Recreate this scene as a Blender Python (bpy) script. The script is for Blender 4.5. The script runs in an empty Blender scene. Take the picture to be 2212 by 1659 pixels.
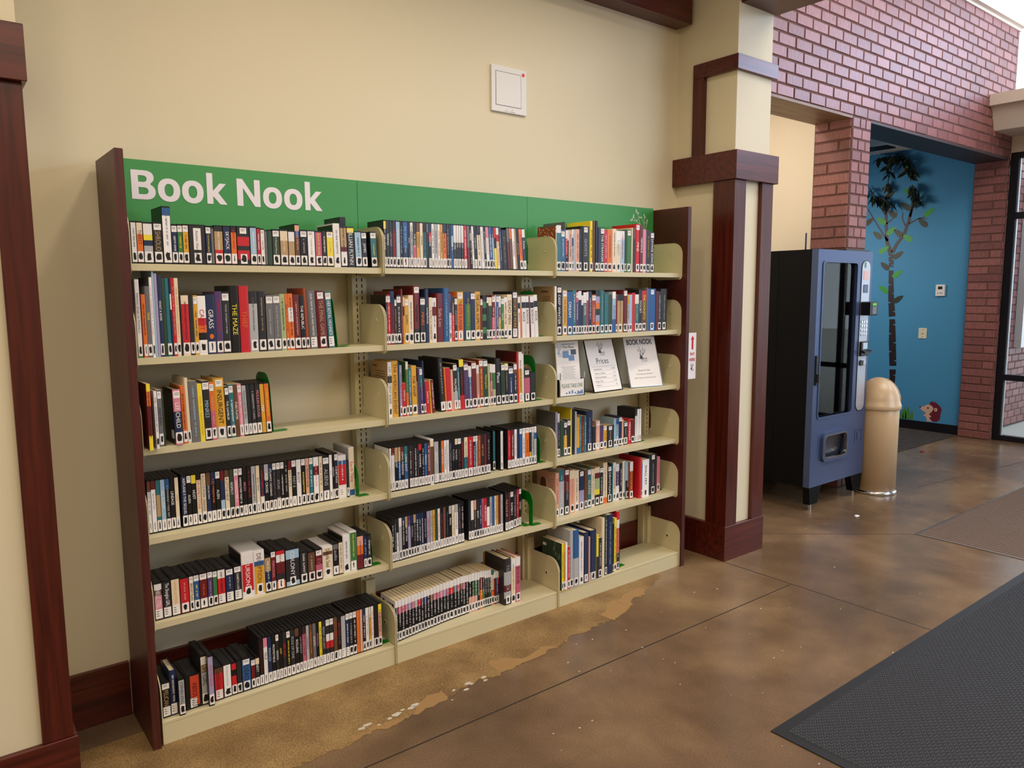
import bpy, math, random
from mathutils import Matrix, Vector
random.seed(7)
sc = bpy.context.scene
COL = sc.collection

# ------------------------------------------------------------------ camera
f_px, W_px = 1631.5, 2212.0
yaw, pitch, roll = -0.6673, -0.1198, -0.0059
cd = bpy.data.cameras.new('camera'); cam = bpy.data.objects.new('camera', cd); COL.objects.link(cam)
cd.sensor_fit = 'HORIZONTAL'; cd.sensor_width = 36.0; cd.lens = 36.0 * f_px / W_px
cd.clip_start = .05; cd.clip_end = 200
fwd = Vector((-math.sin(yaw)*math.cos(pitch), math.cos(yaw)*math.cos(pitch), math.sin(pitch)))
rt = Vector((math.cos(yaw), math.sin(yaw), 0)); up = rt.cross(fwd)
r2 = rt*math.cos(roll) + up*math.sin(roll); u2 = -rt*math.sin(roll) + up*math.cos(roll)
M = Matrix.Identity(4)
for i in range(3):
    M[i][0] = r2[i]; M[i][1] = u2[i]; M[i][2] = -fwd[i]
M[0][3], M[1][3], M[2][3] = -0.5703, -2.9177, 1.5533
cam.matrix_world = M
sc.camera = cam

# ------------------------------------------------------------------ world, lights, exposure
sc.view_settings.view_transform = 'Standard'; sc.view_settings.look = 'None'
sc.view_settings.gamma = 1.0; sc.view_settings.use_curve_mapping = False
sc.view_settings.exposure = 0.2
wd = bpy.data.worlds.new('world'); sc.world = wd; wd.use_nodes = True
bg = wd.node_tree.nodes['Background']; bg.inputs[0].default_value = (.80, .90, 1.0, 1); bg.inputs[1].default_value = 2.2

def area(name, loc, target, sx, sy, watts, col, spread=180):
    l = bpy.data.lights.new(name, 'AREA'); l.shape = 'RECTANGLE'; l.size = sx; l.size_y = sy
    l.energy = watts; l.color = col; l.spread = math.radians(spread)
    o = bpy.data.objects.new(name, l); COL.objects.link(o); o.location = loc
    o.rotation_euler = (Vector(target) - Vector(loc)).to_track_quat('-Z', 'Y').to_euler()
    return o
def spot(name, loc, target, watts, col, ang=100, blend=.8, rad=.07):
    l = bpy.data.lights.new(name, 'SPOT'); l.energy = watts; l.color = col
    l.spot_size = math.radians(ang); l.spot_blend = blend; l.shadow_soft_size = rad
    o = bpy.data.objects.new(name, l); COL.objects.link(o); o.location = loc
    o.rotation_euler = (Vector(target) - Vector(loc)).to_track_quat('-Z', 'Y').to_euler()
    return o
WARM = (1.0, .85, .66); COOL = (.66, .80, 1.0); NEUT = (1.0, .90, .78)
# recessed ceiling lamps in the library aisle, close to the wall
for i, (x, y, w) in enumerate([(-.7, -1.3, 30), (.75, -1.1, 52), (2.0, -1.15, 58)]):
    spot('ceiling_lamp_light', (x, y, 3.64), (x, y + .25, 0), w, WARM, 136, .9, .12)
# ceiling lamps further into the room, with one fill added among them
area('ceiling_fill_light', (.2, -4.2, 3.66), (.2, -4.2, 0), 4.4, 2.2, 118, WARM)
area('ceiling_fill_light', (-2.3, -2.2, 3.66), (-1.2, -1.8, 0), 1.6, 1.6, 34, WARM)  # unseen fill, added to brighten the column's left face
area('lobby_ceiling_light', (5.2, -2.4, 4.9), (5.2, -2.4, 0), 2.5, 2.5, 95, NEUT)
# daylight: high windows over the entrance doors, and the window wall across the lobby
area('clerestory_daylight', (8.05, -2.6, 4.1), (3.6, -.2, 2.4), 3.6, .9, 85, (.58, .68, 1.0))
area('window_daylight', (6.4, -7.2, 2.8), (4.3, 0, 1.7), 3.6, 2.8, 32, COOL, 75)
# recess lamp, then a fill added to brighten the blue corridor wall
area('recess_lamp_light', (4.0, .72, 3.22), (4.0, .78, 0), .5, .3, 13, NEUT)
area('corridor_fill_light', (6.9, 1.9, 2.2), (8.2, 1.0, .5), .6, .6, 15, NEUT)

# ------------------------------------------------------------------ colours and materials
def lin(c):
    return c/12.92 if c <= .04045 else ((c+.055)/1.055)**2.4
def rgb(h):
    h = h.lstrip('#'); return tuple(lin(int(h[i:i+2], 16)/255) for i in (0, 2, 4))
PAL = {k: rgb(v) for k, v in dict(K='0d0d0f', k='26262b', g='6d6d70', s='b3b5ba', w='ece9ea', W='f6f4f6', c='ead9bd',
    t='b9996e', b='1d2c52', B='2a5c9a', l='a3c4de', a='2c717c', G='3c7a3f', e='2f4535', v='a9b884', y='f0dc3a',
    o='e2722a', r='c8202c', d='6b1b22', p='e08aa0', P='c4607c', u='533a6b', n='6a452f', R='9c4526', m='dda632',
    i='a79dc4', f='e2a993').items()}
CNAME = dict(K='black', k='charcoal', g='grey', s='silver-grey', w='white', W='white', c='cream', t='tan', b='navy', B='blue',
    l='light blue', a='teal', G='green', e='dark green', v='pale green', y='yellow', o='orange', r='red', d='dark red',
    p='pink', P='rose pink', u='purple', n='brown', R='rust', m='golden yellow', i='lavender', f='peach')

def newmat(name, rough=.5, metal=0, spec=.5):
    m = bpy.data.materials.new(name); m.use_nodes = True
    nt = m.node_tree; b = nt.nodes['Principled BSDF']
    b.inputs['Roughness'].default_value = rough; b.inputs['Metallic'].default_value = metal
    b.inputs['Specular IOR Level'].default_value = spec
    return m, nt, b
def flat(name, hexc, rough=.5, metal=0, spec=.5, noise=0, nscale=20, bump=0, bscale=200):
    m, nt, b = newmat(name, rough, metal, spec)
    c = rgb(hexc); b.inputs['Base Color'].default_value = (*c, 1)
    if noise or bump: tc = nt.nodes.new('ShaderNodeTexCoord')
    if noise:
        n = nt.nodes.new('ShaderNodeTexNoise'); n.inputs['Scale'].default_value = nscale; n.inputs['Detail'].default_value = 5
        nt.links.new(tc.outputs['Object'], n.inputs['Vector'])
        r = nt.nodes.new('ShaderNodeMapRange'); r.inputs[3].default_value = 1-noise; r.inputs[4].default_value = 1+noise
        nt.links.new(n.outputs['Fac'], r.inputs[0])
        mx = nt.nodes.new('ShaderNodeMix'); mx.data_type = 'RGBA'; mx.blend_type = 'MULTIPLY'; mx.inputs[0].default_value = 1
        mx.inputs[6].default_value = (*c, 1); nt.links.new(r.outputs[0], mx.inputs[7]); nt.links.new(mx.outputs[2], b.inputs['Base Color'])
    if bump:
        n2 = nt.nodes.new('ShaderNodeTexNoise'); n2.inputs['Scale'].default_value = bscale; n2.inputs['Detail'].default_value = 3
        nt.links.new(tc.outputs['Object'], n2.inputs['Vector'])
        bp = nt.nodes.new('ShaderNodeBump'); bp.inputs['Strength'].default_value = bump; bp.inputs['Distance'].default_value = .002
        nt.links.new(n2.outputs['Fac'], bp.inputs['Height']); nt.links.new(bp.outputs[0], b.inputs['Normal'])
    return m
def wood(name, c1, c2, rough, scale=(3, 3, 40)):
    m, nt, b = newmat(name, rough)
    tc = nt.nodes.new('ShaderNodeTexCoord'); mp = nt.nodes.new('ShaderNodeMapping')
    mp.inputs['Scale'].default_value = scale; nt.links.new(tc.outputs['Object'], mp.inputs[0])
    n = nt.nodes.new('ShaderNodeTexNoise'); n.inputs['Scale'].default_value = 2.0; n.inputs['Detail'].default_value = 6; n.inputs['Distortion'].default_value = .6
    nt.links.new(mp.outputs[0], n.inputs['Vector'])
    r = nt.nodes.new('ShaderNodeValToRGB'); r.color_ramp.elements[0].position = .3; r.color_ramp.elements[1].position = .72
    r.color_ramp.elements[0].color = (*rgb(c1), 1); r.color_ramp.elements[1].color = (*rgb(c2), 1)
    nt.links.new(n.outputs['Fac'], r.inputs[0]); nt.links.new(r.outputs[0], b.inputs['Base Color'])
    return m
def attrmat(name, rough, spec=.5):
    m, nt, b = newmat(name, rough, 0, spec)
    a = nt.nodes.new('ShaderNodeAttribute'); a.attribute_name = 'Col'
    nt.links.new(a.outputs['Color'], b.inputs['Base Color']); return m
def objcolmat(name, rough):
    m, nt, b = newmat(name, rough)
    a = nt.nodes.new('ShaderNodeObjectInfo'); nt.links.new(a.outputs['Color'], b.inputs['Base Color']); return m

MT = {}
MT['wall'] = flat('wall_paint', 'e2d8bc', .6, spec=.3, noise=.015, nscale=3, bump=.06, bscale=350)
MT['wall_cool'] = flat('lobby_wall_paint', 'eee2cc', .6, spec=.3, noise=.02, nscale=3)
MT['trim'] = wood('mahogany_trim_upright', '3a0e08', '5e2113', .32, (26, 26, 1.2))
MT['trim_h'] = wood('mahogany_trim_level', '3c1009', '64251a', .32, (1.2, 26, 26))
MT['panel'] = wood('mahogany_laminate', '3d1411', '57231c', .42, (40, 4, 1.5))
MT['soffit_wood'] = wood('soffit_oak', '6e5038', '9a7a58', .5, (1.2, 14, 14))
MT['soffit_dark'] = flat('soffit_dark_board', '3b2a2c', .55)
MT['shelf'] = flat('shelf_enamel', 'd3c9a4', .38, spec=.5, bump=.03, bscale=900)
MT['slot'] = flat('slot_dark', '1c1812', .8)
MT['green'] = flat('sign_green', '3f964e', .45)
MT['whiteprint'] = flat('white_print', 'f3eef4', .5)
MT['greenplastic'] = flat('bookend_green_enamel', '0a7a1a', .35)
MT['print'] = attrmat('printed_cover', .36)
MT['matte'] = attrmat('printed_paper', .6, .3)
MT['ink'] = objcolmat('printed_ink', .5)
MT['page'] = flat('page_edges', 'd9c7a2', .8, spec=.2, noise=.12, nscale=400)
MT['black'] = flat('black_plastic', '0b0b0c', .38)
MT['blackpaint'] = flat('black_paint', '08080a', .6, spec=.15)
MT['sticker'] = flat('paper_sticker', 'f2eeee', .55, spec=.3)
MT['marker'] = flat('black_marker', '070707', .5)
MT['whiteplastic'] = flat('white_plastic', 'e9e7e4', .4)
MT['mortar'] = flat('mortar', '6e524b', .9, spec=.2, noise=.15, nscale=60)
MT['steel'] = flat('brushed_steel_paint', '4c5c82', .34, .4, noise=.05, nscale=6)
MT['chrome'] = flat('chrome', 'd5d7db', .15, 1)
MT['tan'] = flat('bin_tan_enamel', 'cdb08a', .3, spec=.6)
MT['rubber'] = flat('mat_rubber', '1d1f24', .55, bump=.1, bscale=120)
MT['frame'] = flat('door_frame_black', '141013', .4)
MT['blue'] = flat('corridor_blue_paint', '4a93c0', .6, spec=.3, noise=.02, nscale=4)
MT['carpet'] = flat('corridor_carpet', '4a4644', .95, spec=.1, noise=.5, nscale=14, bump=.6, bscale=500)
MT['ceil'] = flat('ceiling_tile', 'd8d6d2', .9, spec=.2)
MT['leafdark'] = flat('leaf_dark', '1c2b1c', .5)
MT['leafgreen'] = flat('leaf_green', '2f9a35', .5)
MT['bark'] = flat('decal_bark', '231619', .5)
MT['ivory'] = flat('ivory_plastic', 'e4dcc4', .4)
MT['stucco'] = flat('soffit_stucco', 'e2d6c6', .75, spec=.25)
MT['paving'] = flat('outdoor_paving', 'b9b6ae', .9, noise=.1, nscale=3)

def brickmat(name, ramp):
    m, nt, b = newmat(name, .44, 0, .55)
    tc = nt.nodes.new('ShaderNodeTexCoord'); oi = nt.nodes.new('ShaderNodeObjectInfo')
    r = nt.nodes.new('ShaderNodeValToRGB')
    e = r.color_ramp.elements; e[0].color = (*rgb(ramp[0]), 1); e[1].color = (*rgb(ramp[2]), 1)
    k = e.new(.5); k.color = (*rgb(ramp[1]), 1)
    nt.links.new(oi.outputs['Random'], r.inputs[0])
    off = nt.nodes.new('ShaderNodeVectorMath'); off.operation = 'ADD'
    mul = nt.nodes.new('ShaderNodeMath'); mul.operation = 'MULTIPLY'; mul.inputs[1].default_value = 40
    nt.links.new(oi.outputs['Random'], mul.inputs[0]); nt.links.new(tc.outputs['Object'], off.inputs[0]); nt.links.new(mul.outputs[0], off.inputs[1])
    mp = nt.nodes.new('ShaderNodeMapping'); mp.inputs['Scale'].default_value = (55, 55, 9); nt.links.new(off.outputs[0], mp.inputs[0])
    n = nt.nodes.new('ShaderNodeTexNoise'); n.inputs['Scale'].default_value = 2.2; n.inputs['Detail'].default_value = 4; nt.links.new(mp.outputs[0], n.inputs['Vector'])
    mr = nt.nodes.new('ShaderNodeMapRange'); mr.inputs[1].default_value = .3; mr.inputs[2].default_value = .7; mr.inputs[3].default_value = .7; mr.inputs[4].default_value = 1.18
    nt.links.new(n.outputs['Fac'], mr.inputs[0])
    mx = nt.nodes.new('ShaderNodeMix'); mx.data_type = 'RGBA'; mx.blend_type = 'MULTIPLY'; mx.inputs[0].default_value = 1
    nt.links.new(r.outputs[0], mx.inputs[6]); nt.links.new(mr.outputs[0], mx.inputs[7]); nt.links.new(mx.outputs[2], b.inputs['Base Color'])
    bp = nt.nodes.new('ShaderNodeBump'); bp.inputs['Strength'].default_value = .5; bp.inputs['Distance'].default_value = .003
    nt.links.new(n.outputs['Fac'], bp.inputs['Height']); nt.links.new(bp.outputs[0], b.inputs['Normal'])
    return m
MT['brick'] = brickmat('red_brick', ('7c4a46', '8c5550', '9a605a'))

def floormat():
    m, nt, b = newmat('stained_concrete', .2, 0, .5)
    N = nt.nodes.new; L = nt.links.new
    tc = N('ShaderNodeTexCoord')
    def noise(scale, det, dist=0):
        n = N('ShaderNodeTexNoise'); n.inputs['Scale'].default_value = scale; n.inputs['Detail'].default_value = det
        n.inputs['Distortion'].default_value = dist; L(tc.outputs['Object'], n.inputs['Vector']); return n
    big = noise(1.1, 6, .4); mid = noise(6, 8); fine = noise(170, 3); 
    r = N('ShaderNodeValToRGB'); e = r.color_ramp.elements
    e[0].position = .30; e[0].color = (*rgb('5a4836'), 1); e[1].position = .72; e[1].color = (*rgb('927858'), 1)
    k = e.new(.5); k.color = (*rgb('735c46'), 1)
    L(big.outputs['Fac'], r.inputs[0])
    def mul(a, f, lo, hi, x1=.3, x2=.7):
        mr = N('ShaderNodeMapRange'); mr.inputs[1].default_value = x1; mr.inputs[2].default_value = x2
        mr.inputs[3].default_value = lo; mr.inputs[4].default_value = hi; L(f, mr.inputs[0])
        mx = N('ShaderNodeMix'); mx.data_type = 'RGBA'; mx.blend_type = 'MULTIPLY'; mx.inputs[0].default_value = 1
        L(a, mx.inputs[6]); L(mr.outputs[0], mx.inputs[7]); return mx.outputs[2]
    c = mul(r.outputs[0], mid.outputs['Fac'], .86, 1.14)
    c = mul(c, fine.outputs['Fac'], .80, 1.2)
    L(c, b.inputs['Base Color'])
    mr = N('ShaderNodeMapRange'); mr.inputs[3].default_value = .16; mr.inputs[4].default_value = .34
    L(mid.outputs['Fac'], mr.inputs[0]); L(mr.outputs[0], b.inputs['Roughness'])
    bp = N('ShaderNodeBump'); bp.inputs['Strength'].default_value = .05; bp.inputs['Distance'].default_value = .001
    L(fine.outputs['Fac'], bp.inputs['Height']); L(bp.outputs[0], b.inputs['Normal'])
    return m
MT['floor'] = floormat()
def patchmat(name, c1, c2, c3):
    m, nt, b = newmat(name, .6, 0, .3)
    N = nt.nodes.new; L = nt.links.new
    tc = N('ShaderNodeTexCoord'); n = N('ShaderNodeTexNoise'); n.inputs['Scale'].default_value = 4.5; n.inputs['Detail'].default_value = 8
    L(tc.outputs['Object'], n.inputs['Vector'])
    r = N('ShaderNodeValToRGB'); e = r.color_ramp.elements; e[0].position = .3; e[0].color = (*rgb(c1), 1); e[1].position = .7; e[1].color = (*rgb(c3), 1)
    k = e.new(.5); k.color = (*rgb(c2), 1); L(n.outputs['Fac'], r.inputs[0])
    f = N('ShaderNodeTexNoise'); f.inputs['Scale'].default_value = 210; f.inputs['Detail'].default_value = 2; L(tc.outputs['Object'], f.inputs['Vector'])
    mr = N('ShaderNodeMapRange'); mr.inputs[1].default_value = .35; mr.inputs[2].default_value = .65; mr.inputs[3].default_value = .62; mr.inputs[4].default_value = 1.3; L(f.outputs['Fac'], mr.inputs[0])
    mx = N('ShaderNodeMix'); mx.data_type = 'RGBA'; mx.blend_type = 'MULTIPLY'; mx.inputs[0].default_value = 1
    L(r.outputs[0], mx.inputs[6]); L(mr.outputs[0], mx.inputs[7]); L(mx.outputs[2], b.inputs['Base Color'])
    bp = N('ShaderNodeBump'); bp.inputs['Strength'].default_value = .3; bp.inputs['Distance'].default_value = .001
    L(f.outputs['Fac'], bp.inputs['Height']); L(bp.outputs[0], b.inputs['Normal'])
    return m
MT['patch'] = patchmat('worn_concrete', '7c6140', '92754c', 'a88a5c')
MT['skim'] = flat('skim_concrete', 'a68356', .55, spec=.3, noise=.08, nscale=10)
def glassmat(name, tint, rough=0):
    m = bpy.data.materials.new(name); m.use_nodes = True; nt = m.node_tree
    for n in list(nt.nodes): nt.nodes.remove(n)
    out = nt.nodes.new('ShaderNodeOutputMaterial'); t = nt.nodes.new('ShaderNodeBsdfTransparent'); t.inputs[0].default_value = (*tint, 1)
    g = nt.nodes.new('ShaderNodeBsdfGlossy'); g.inputs['Roughness'].default_value = max(rough, .02)
    fr = nt.nodes.new('ShaderNodeFresnel'); fr.inputs[0].default_value = 1.5
    mx = nt.nodes.new('ShaderNodeMixShader'); nt.links.new(fr.outputs[0], mx.inputs[0]); nt.links.new(t.outputs[0], mx.inputs[1]); nt.links.new(g.outputs[0], mx.inputs[2])
    nt.links.new(mx.outputs[0], out.inputs[0]); return m
MT['glass'] = glassmat('clear_glass', (.93, .96, .96))
MT['glass_dark'] = glassmat('vending_glass', (.55, .58, .62))
MT['acrylic'] = glassmat('clear_acrylic', (.93, .95, .97))

# ------------------------------------------------------------------ mesh helpers
class MB:
    def __init__(s): s.v = []; s.f = []; s.c = []
    def add(s, vs, fs, col=None):
        o = len(s.v); s.v += [tuple(p) for p in vs]
        for f in fs: s.f.append(tuple(i+o for i in f)); s.c.append(col)
    def box(s, x0, x1, y0, y1, z0, z1, col=None, bev=0):
        if bev:
            b = bev
            vs = []
            for z, i in ((z0, b), (z0+b, 0), (z1-b, 0), (z1, b)):
                vs += [(x0+i, y0+i, z), (x1-i, y0+i, z), (x1-i, y1-i, z), (x0+i, y1-i, z)]
            fs = [(3, 2, 1, 0), (12, 13, 14, 15)]
            for k in range(3):
                for j in range(4): fs.append((k*4+j, k*4+(j+1) % 4, k*4+4+(j+1) % 4, k*4+4+j))
            s.add(vs, fs, col); return
        s.add([(x0, y0, z0), (x1, y0, z0), (x1, y1, z0), (x0, y1, z0), (x0, y0, z1), (x1, y0, z1), (x1, y1, z1), (x0, y1, z1)],
              [(3, 2, 1, 0), (4, 5, 6, 7), (0, 1, 5, 4), (1, 2, 6, 5), (2, 3, 7, 6), (3, 0, 4, 7)], col)
    def prism(s, poly, a, b, plane='xy', col=None):
        """extrude a 2-D polygon; plane xy -> along z, xz -> along y, yz -> along x"""
        n = len(poly)
        def P(p, t): return {'xy': (p[0], p[1], t), 'xz': (p[0], t, p[1]), 'yz': (t, p[0], p[1])}[plane]
        vs = [P(p, a) for p in poly] + [P(p, b) for p in poly]
        fs = [tuple(range(n))[::-1], tuple(range(n, 2*n))] + [(i, (i+1) % n, n+(i+1) % n, n+i) for i in range(n)]
        s.add(vs, fs, col)
    def ring(s, outer, inner, a, b, plane='xy', col=None):
        """extruded strip between two paths with the same number of points (closed loops)"""
        n = len(outer)
        def P(p, t): return {'xy': (p[0], p[1], t), 'xz': (p[0], t, p[1]), 'yz': (t, p[0], p[1])}[plane]
        vs = [P(p, a) for p in outer] + [P(p, a) for p in inner] + [P(p, b) for p in outer] + [P(p, b) for p in inner]
        fs = []
        for i in range(n):
            j = (i+1) % n
            fs += [(i, n+i, n+j, j), (2*n+i, 2*n+j, 3*n+j, 3*n+i), (i, j, 2*n+j, 2*n+i), (n+j, n+i, 3*n+i, 3*n+j)]
        s.add(vs, fs, col)
    def lathe(s, prof, cx, cy, n=32, col=None):
        vs = []; m = len(prof)
        for i in range(n):
            a = 2*math.pi*i/n
            for r, z in prof: vs.append((cx+r*math.cos(a), cy+r*math.sin(a), z))
        fs = []
        for i in range(n):
            j = (i+1) % n
            for k in range(m-1): fs.append((i*m+k, j*m+k, j*m+k+1, i*m+k+1))
        fs.append(tuple(i*m for i in range(n))[::-1]); fs.append(tuple(i*m+m-1 for i in range(n)))
        s.add(vs, fs, col)
    def cyl(s, p, axis, r, h, n=12, col=None):
        ax = 'xyz'.index(axis); vs = []
        for t in (0, h):
            for i in range(n):
                a = 2*math.pi*i/n; q = [r*math.cos(a), r*math.sin(a)]; q.insert(ax, t); vs.append(tuple(q[k]+p[k] for k in range(3)))
        s.add(vs, [tuple(range(n))[::-1], tuple(range(n, 2*n))] + [(i, (i+1) % n, n+(i+1) % n, n+i) for i in range(n)], col)
    def mesh(s, name):
        me = bpy.data.meshes.new(name); me.from_pydata(s.v, [], s.f)
        if any(c is not None for c in s.c):
            at = me.color_attributes.new('Col', 'FLOAT_COLOR', 'CORNER'); buf = []
            for f, c in zip(s.f, s.c):
                c = c or (.5, .5, .5)
                buf += [c[0], c[1], c[2], 1.0]*len(f)
            at.data.foreach_set('color', buf)
        me.update(); return me
def link(name, me, mat=None, parent=None, loc=None):
    if mat is not None and not me.materials: me.materials.append(mat)
    o = bpy.data.objects.new(name, me); COL.objects.link(o)
    if parent is not None: o.parent = parent
    if loc is not None: o.location = loc
    return o
def fixn(o):
    import bmesh
    b = bmesh.new(); b.from_mesh(o.data); bmesh.ops.recalc_face_normals(b, faces=b.faces); b.to_mesh(o.data); b.free(); return o
def obj(name, mb, mat, parent=None, loc=None, smooth=False):
    o = fixn(link(name, mb.mesh(name), mat, parent, loc))
    if smooth:
        for p in o.data.polygons: p.use_smooth = True
    return o
def tag(o, label, cat, group=None):
    o['label'] = label; o['category'] = cat
    if group: o['group'] = group
    return o
def thing(name, label, cat, loc=(0, 0, 0), rz=0, group=None):
    o = bpy.data.objects.new(name, None); COL.objects.link(o); o.location = loc; o.rotation_euler = (0, 0, rz)
    o.empty_display_size = .05
    return tag(o, label, cat, group)
def struct(name, mb, mat, parent=None):
    o = obj(name, mb, mat, parent)
    if parent is None: o['kind'] = 'structure'
    return o
def bx(*a, **k):
    m = MB(); m.box(*a, **k); return m

# lettering: every text is made once, measured, and reused
_T = {}
def make_texts(items):
    tmp = []
    for key in items:
        s, bold = key
        if key in _T: continue
        cu = bpy.data.curves.new('lettering', 'FONT'); cu.body = s; cu.size = 1; cu.resolution_u = 3 if not bold else 8
        cu.fill_mode = 'FRONT'
        if bold: cu.offset = .03
        o = bpy.data.objects.new('lettering', cu); COL.objects.link(o); tmp.append((key, o))
    bpy.context.view_layer.update(); dg = bpy.context.evaluated_depsgraph_get()
    for key, o in tmp:
        me = bpy.data.meshes.new_from_object(o.evaluated_get(dg)); me.name = 'lettering'
        xs = [v.co.x for v in me.vertices]; ys = [v.co.y for v in me.vertices]
        x0, x1, y0, y1 = min(xs), max(xs), min(ys), max(ys)
        for v in me.vertices: v.co.x -= x0; v.co.y -= y0; v.co.z = 0
        me.materials.clear(); me.materials.append(MT['ink']); _T[key] = (me, x1-x0, y1-y0)
    for key, o in tmp:
        cu = o.data; bpy.data.objects.remove(o); bpy.data.curves.remove(cu)
def letter(s, parent, origin, xdir, ydir, width, height, col, bold=False, name='lettering', align='c', squeeze=True):
    """text laid in the plane of xdir/ydir, inside a box width x height whose lower-left corner is origin"""
    me, w, h = _T[(s, bold)]
    k = height/h; sx = k
    if squeeze == 'fit': sx = width/w
    elif w*k > width:
        if squeeze and w*k < width*1.9: sx = width/w
        else: k = sx = width/w
    o = link(name, me, None, parent); o.color = (*col, 1)
    X = Vector(xdir); Y = Vector(ydir); Z = X.cross(Y)
    d = {'c': (width-w*sx)/2, 'l': 0, 'r': width-w*sx}[align]
    p = Vector(origin) + X*d + Y*(height-h*k)/2
    m = Matrix.Identity(4)
    for i in range(3): m[i][0] = X[i]*sx; m[i][1] = Y[i]*k; m[i][2] = Z[i]; m[i][3] = p[i]
    o.matrix_local = m; return o
XR, ZU = (1, 0, 0), (0, 0, 1)
# ================================================================== THE SETTING
WY = .07                                                            # face of the library wall
fl = struct('floor', bx(-4, 8.3, -8, 3.6, -.1, 0), MT['floor'])
struct('wall_back', bx(-4, 3.05, WY, .3, 0, 3.8), MT['wall'])
struct('wall_left', bx(-4.2, -4, -8, .3, 0, 3.8), MT['wall'])
struct('wall_near', bx(-4.2, 8.4, -8.2, -8, 0, 5.2), MT['wall_cool'])
struct('ceiling', bx(-4.2, 3.2, -8.2, .3, 3.7, 3.8), MT['ceil'])
struct('ceiling_lobby', bx(3.2, 8.4, -8.2, .5, 5.1, 5.2), MT['ceil'])
struct('wall_lobby_upper', bx(3.1, 3.2, -8.2, -.33, 3.8, 5.2), MT['wall_cool'])
bb = bx(-4, -.016-.03, .05, WY, 0, .205); bb.box(-.04, 3.0, .05, WY, 0, .205)
struct('baseboard_back', bb, MT['trim_h'])
struct('trim_1', bx(-4, 3.0, -.045, WY, 3.05, 3.36), MT['trim_h'])                 # long board high on the library wall

# saw-cut joints in the slab, thin dark strips let into the floor
def strip(p, q, w):
    d = (Vector(q)-Vector(p)).normalized(); n = Vector((-d.y, d.x))*w/2
    m = MB(); m.prism([tuple(Vector(p)+n), tuple(Vector(p)-n), tuple(Vector(q)-n), tuple(Vector(q)+n)], 0.0001, .0006); return m
MT['joint'] = flat('floor_joint', '2e231b', .7)
for p, q, w in [((3.0, -.36), (2.985, -7.9), .006), ((-.4, -.786), (2.99, -.79), .006), ((3.38, 0), (4.36, -.818), .005), ((4.36, -.818), (4.36, -.83), .004), ((5.6, -.3), (8.2, -.62), .005)]:
    obj('floor_joint', strip(p, q, w), MT['joint'], fl)
# the worn strip along the bookcase: rougher, paler concrete with a ragged edge, and smooth skim coat along that edge
edge = [(2.564, -.266), (2.42, -.33), (2.277, -.391), (2.2, -.40), (2.1, -.455), (1.964, -.518), (1.9, -.50), (1.838, -.501), (1.673, -.51), (1.54, -.545), (1.406, -.571), (1.29, -.567), (1.172, -.579),
        (1.1, -.56), (1.034, -.566), (.92, -.60), (.807, -.615), (.73, -.618), (.658, -.632), (.583, -.623), (.48, -.636), (.378, -.641), (.303, -.645), (.1, -.63), (-.15, -.645), (-.5, -.60)]
rag = []
rr = random.Random(3)
for (a, b), (c, d) in zip(edge, edge[1:]):
    for k in range(5):
        t = k/5; rag.append((a+(c-a)*t + rr.uniform(-.008, .008), b+(d-b)*t + rr.uniform(-.012, .012)))
rag.append(edge[-1])
m = MB(); n = len(rag)
top = [(x, y, .0009) for x, y in rag] + [(x if x > -.5 else -.5, -.1 if x < 2.73 else -.22, .0009) for x, y in rag]
m.add(top, [(i, i+1, n+i+1, n+i) for i in range(n-1)])
obj('worn_patch', m, MT['patch'], fl)
m = MB()
ins = [(x + rr.uniform(-.01, .01), y + (.055+.045*math.sin(7*x)+.02*math.sin(31*x))*(1 if x > .2 else .3) + .01) for x, y in rag]
k0 = [i for i in range(n) if .25 < rag[i][0] < 2.6]
vs = [(rag[i][0], rag[i][1]+.004, .0013) for i in k0] + [(ins[i][0], min(ins[i][1], -.252), .0013) for i in k0]
q = len(k0); m.add(vs, [(i, i+1, q+i+1, q+i) for i in range(q-1) if math.sin(9*rag[k0[i]][0]+1.2) > -.25])
obj('skim_patch', m, MT['skim'], fl)
m = MB()
for i in range(70):
    x = rr.uniform(.9, 3.6); y = rr.uniform(-1.75, -.45)
    if i < 14: x = rr.uniform(.55, 1.35); y = -.575 + rr.uniform(-.02, .02)
    r = rr.uniform(.0012, .004) if i >= 14 else rr.uniform(.004, .014); a = rr.uniform(0, 6)
    pl = [(x+r*math.cos(a+t)*rr.uniform(.6, 1.3)*1.6, y+r*math.sin(a+t)*rr.uniform(.5, 1.2)) for t in (0, 1.2, 2.4, 3.7, 5)]
    m.prism(pl, .0005, .0018)
o = obj('floor_flecks', m, flat('pale_fleck', 'cfc8ba', .7), fl); o['kind'] = 'stuff'

# ---------------------------------------------------------------- column at the corner of the library wall
m = bx(3.03, 3.35, -.335, .3, 0, 4.3)
colm = struct('wall_column', m, MT['wall'])
def board(name, args, mat, parent=colm, bev=.002):
    return obj(name, bx(*args, bev=bev), mat, parent)
# base boards
board('base_board', (3.0, 3.03, -.36, .05, 0, .205), MT['trim_h']); board('base_board', (3.03, 3.38, -.36, -.335, 0, .205), MT['trim_h']); board('base_board', (3.35, 3.38, -.335, .06, 0, .205), MT['trim_h'])
# upright boards between base and ledge
board('corner_board', (3.002, 3.03, -.36, -.218, .205, 2.165), MT['trim']); board('corner_board', (3.03, 3.104, -.36, -.335, .205, 2.165), MT['trim'])
board('corner_board', (3.258, 3.365, -.36, -.335, .205, 2.165), MT['trim']); board('corner_board', (3.35, 3.365, -.335, -.2, .205, 2.165), MT['trim'])
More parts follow.
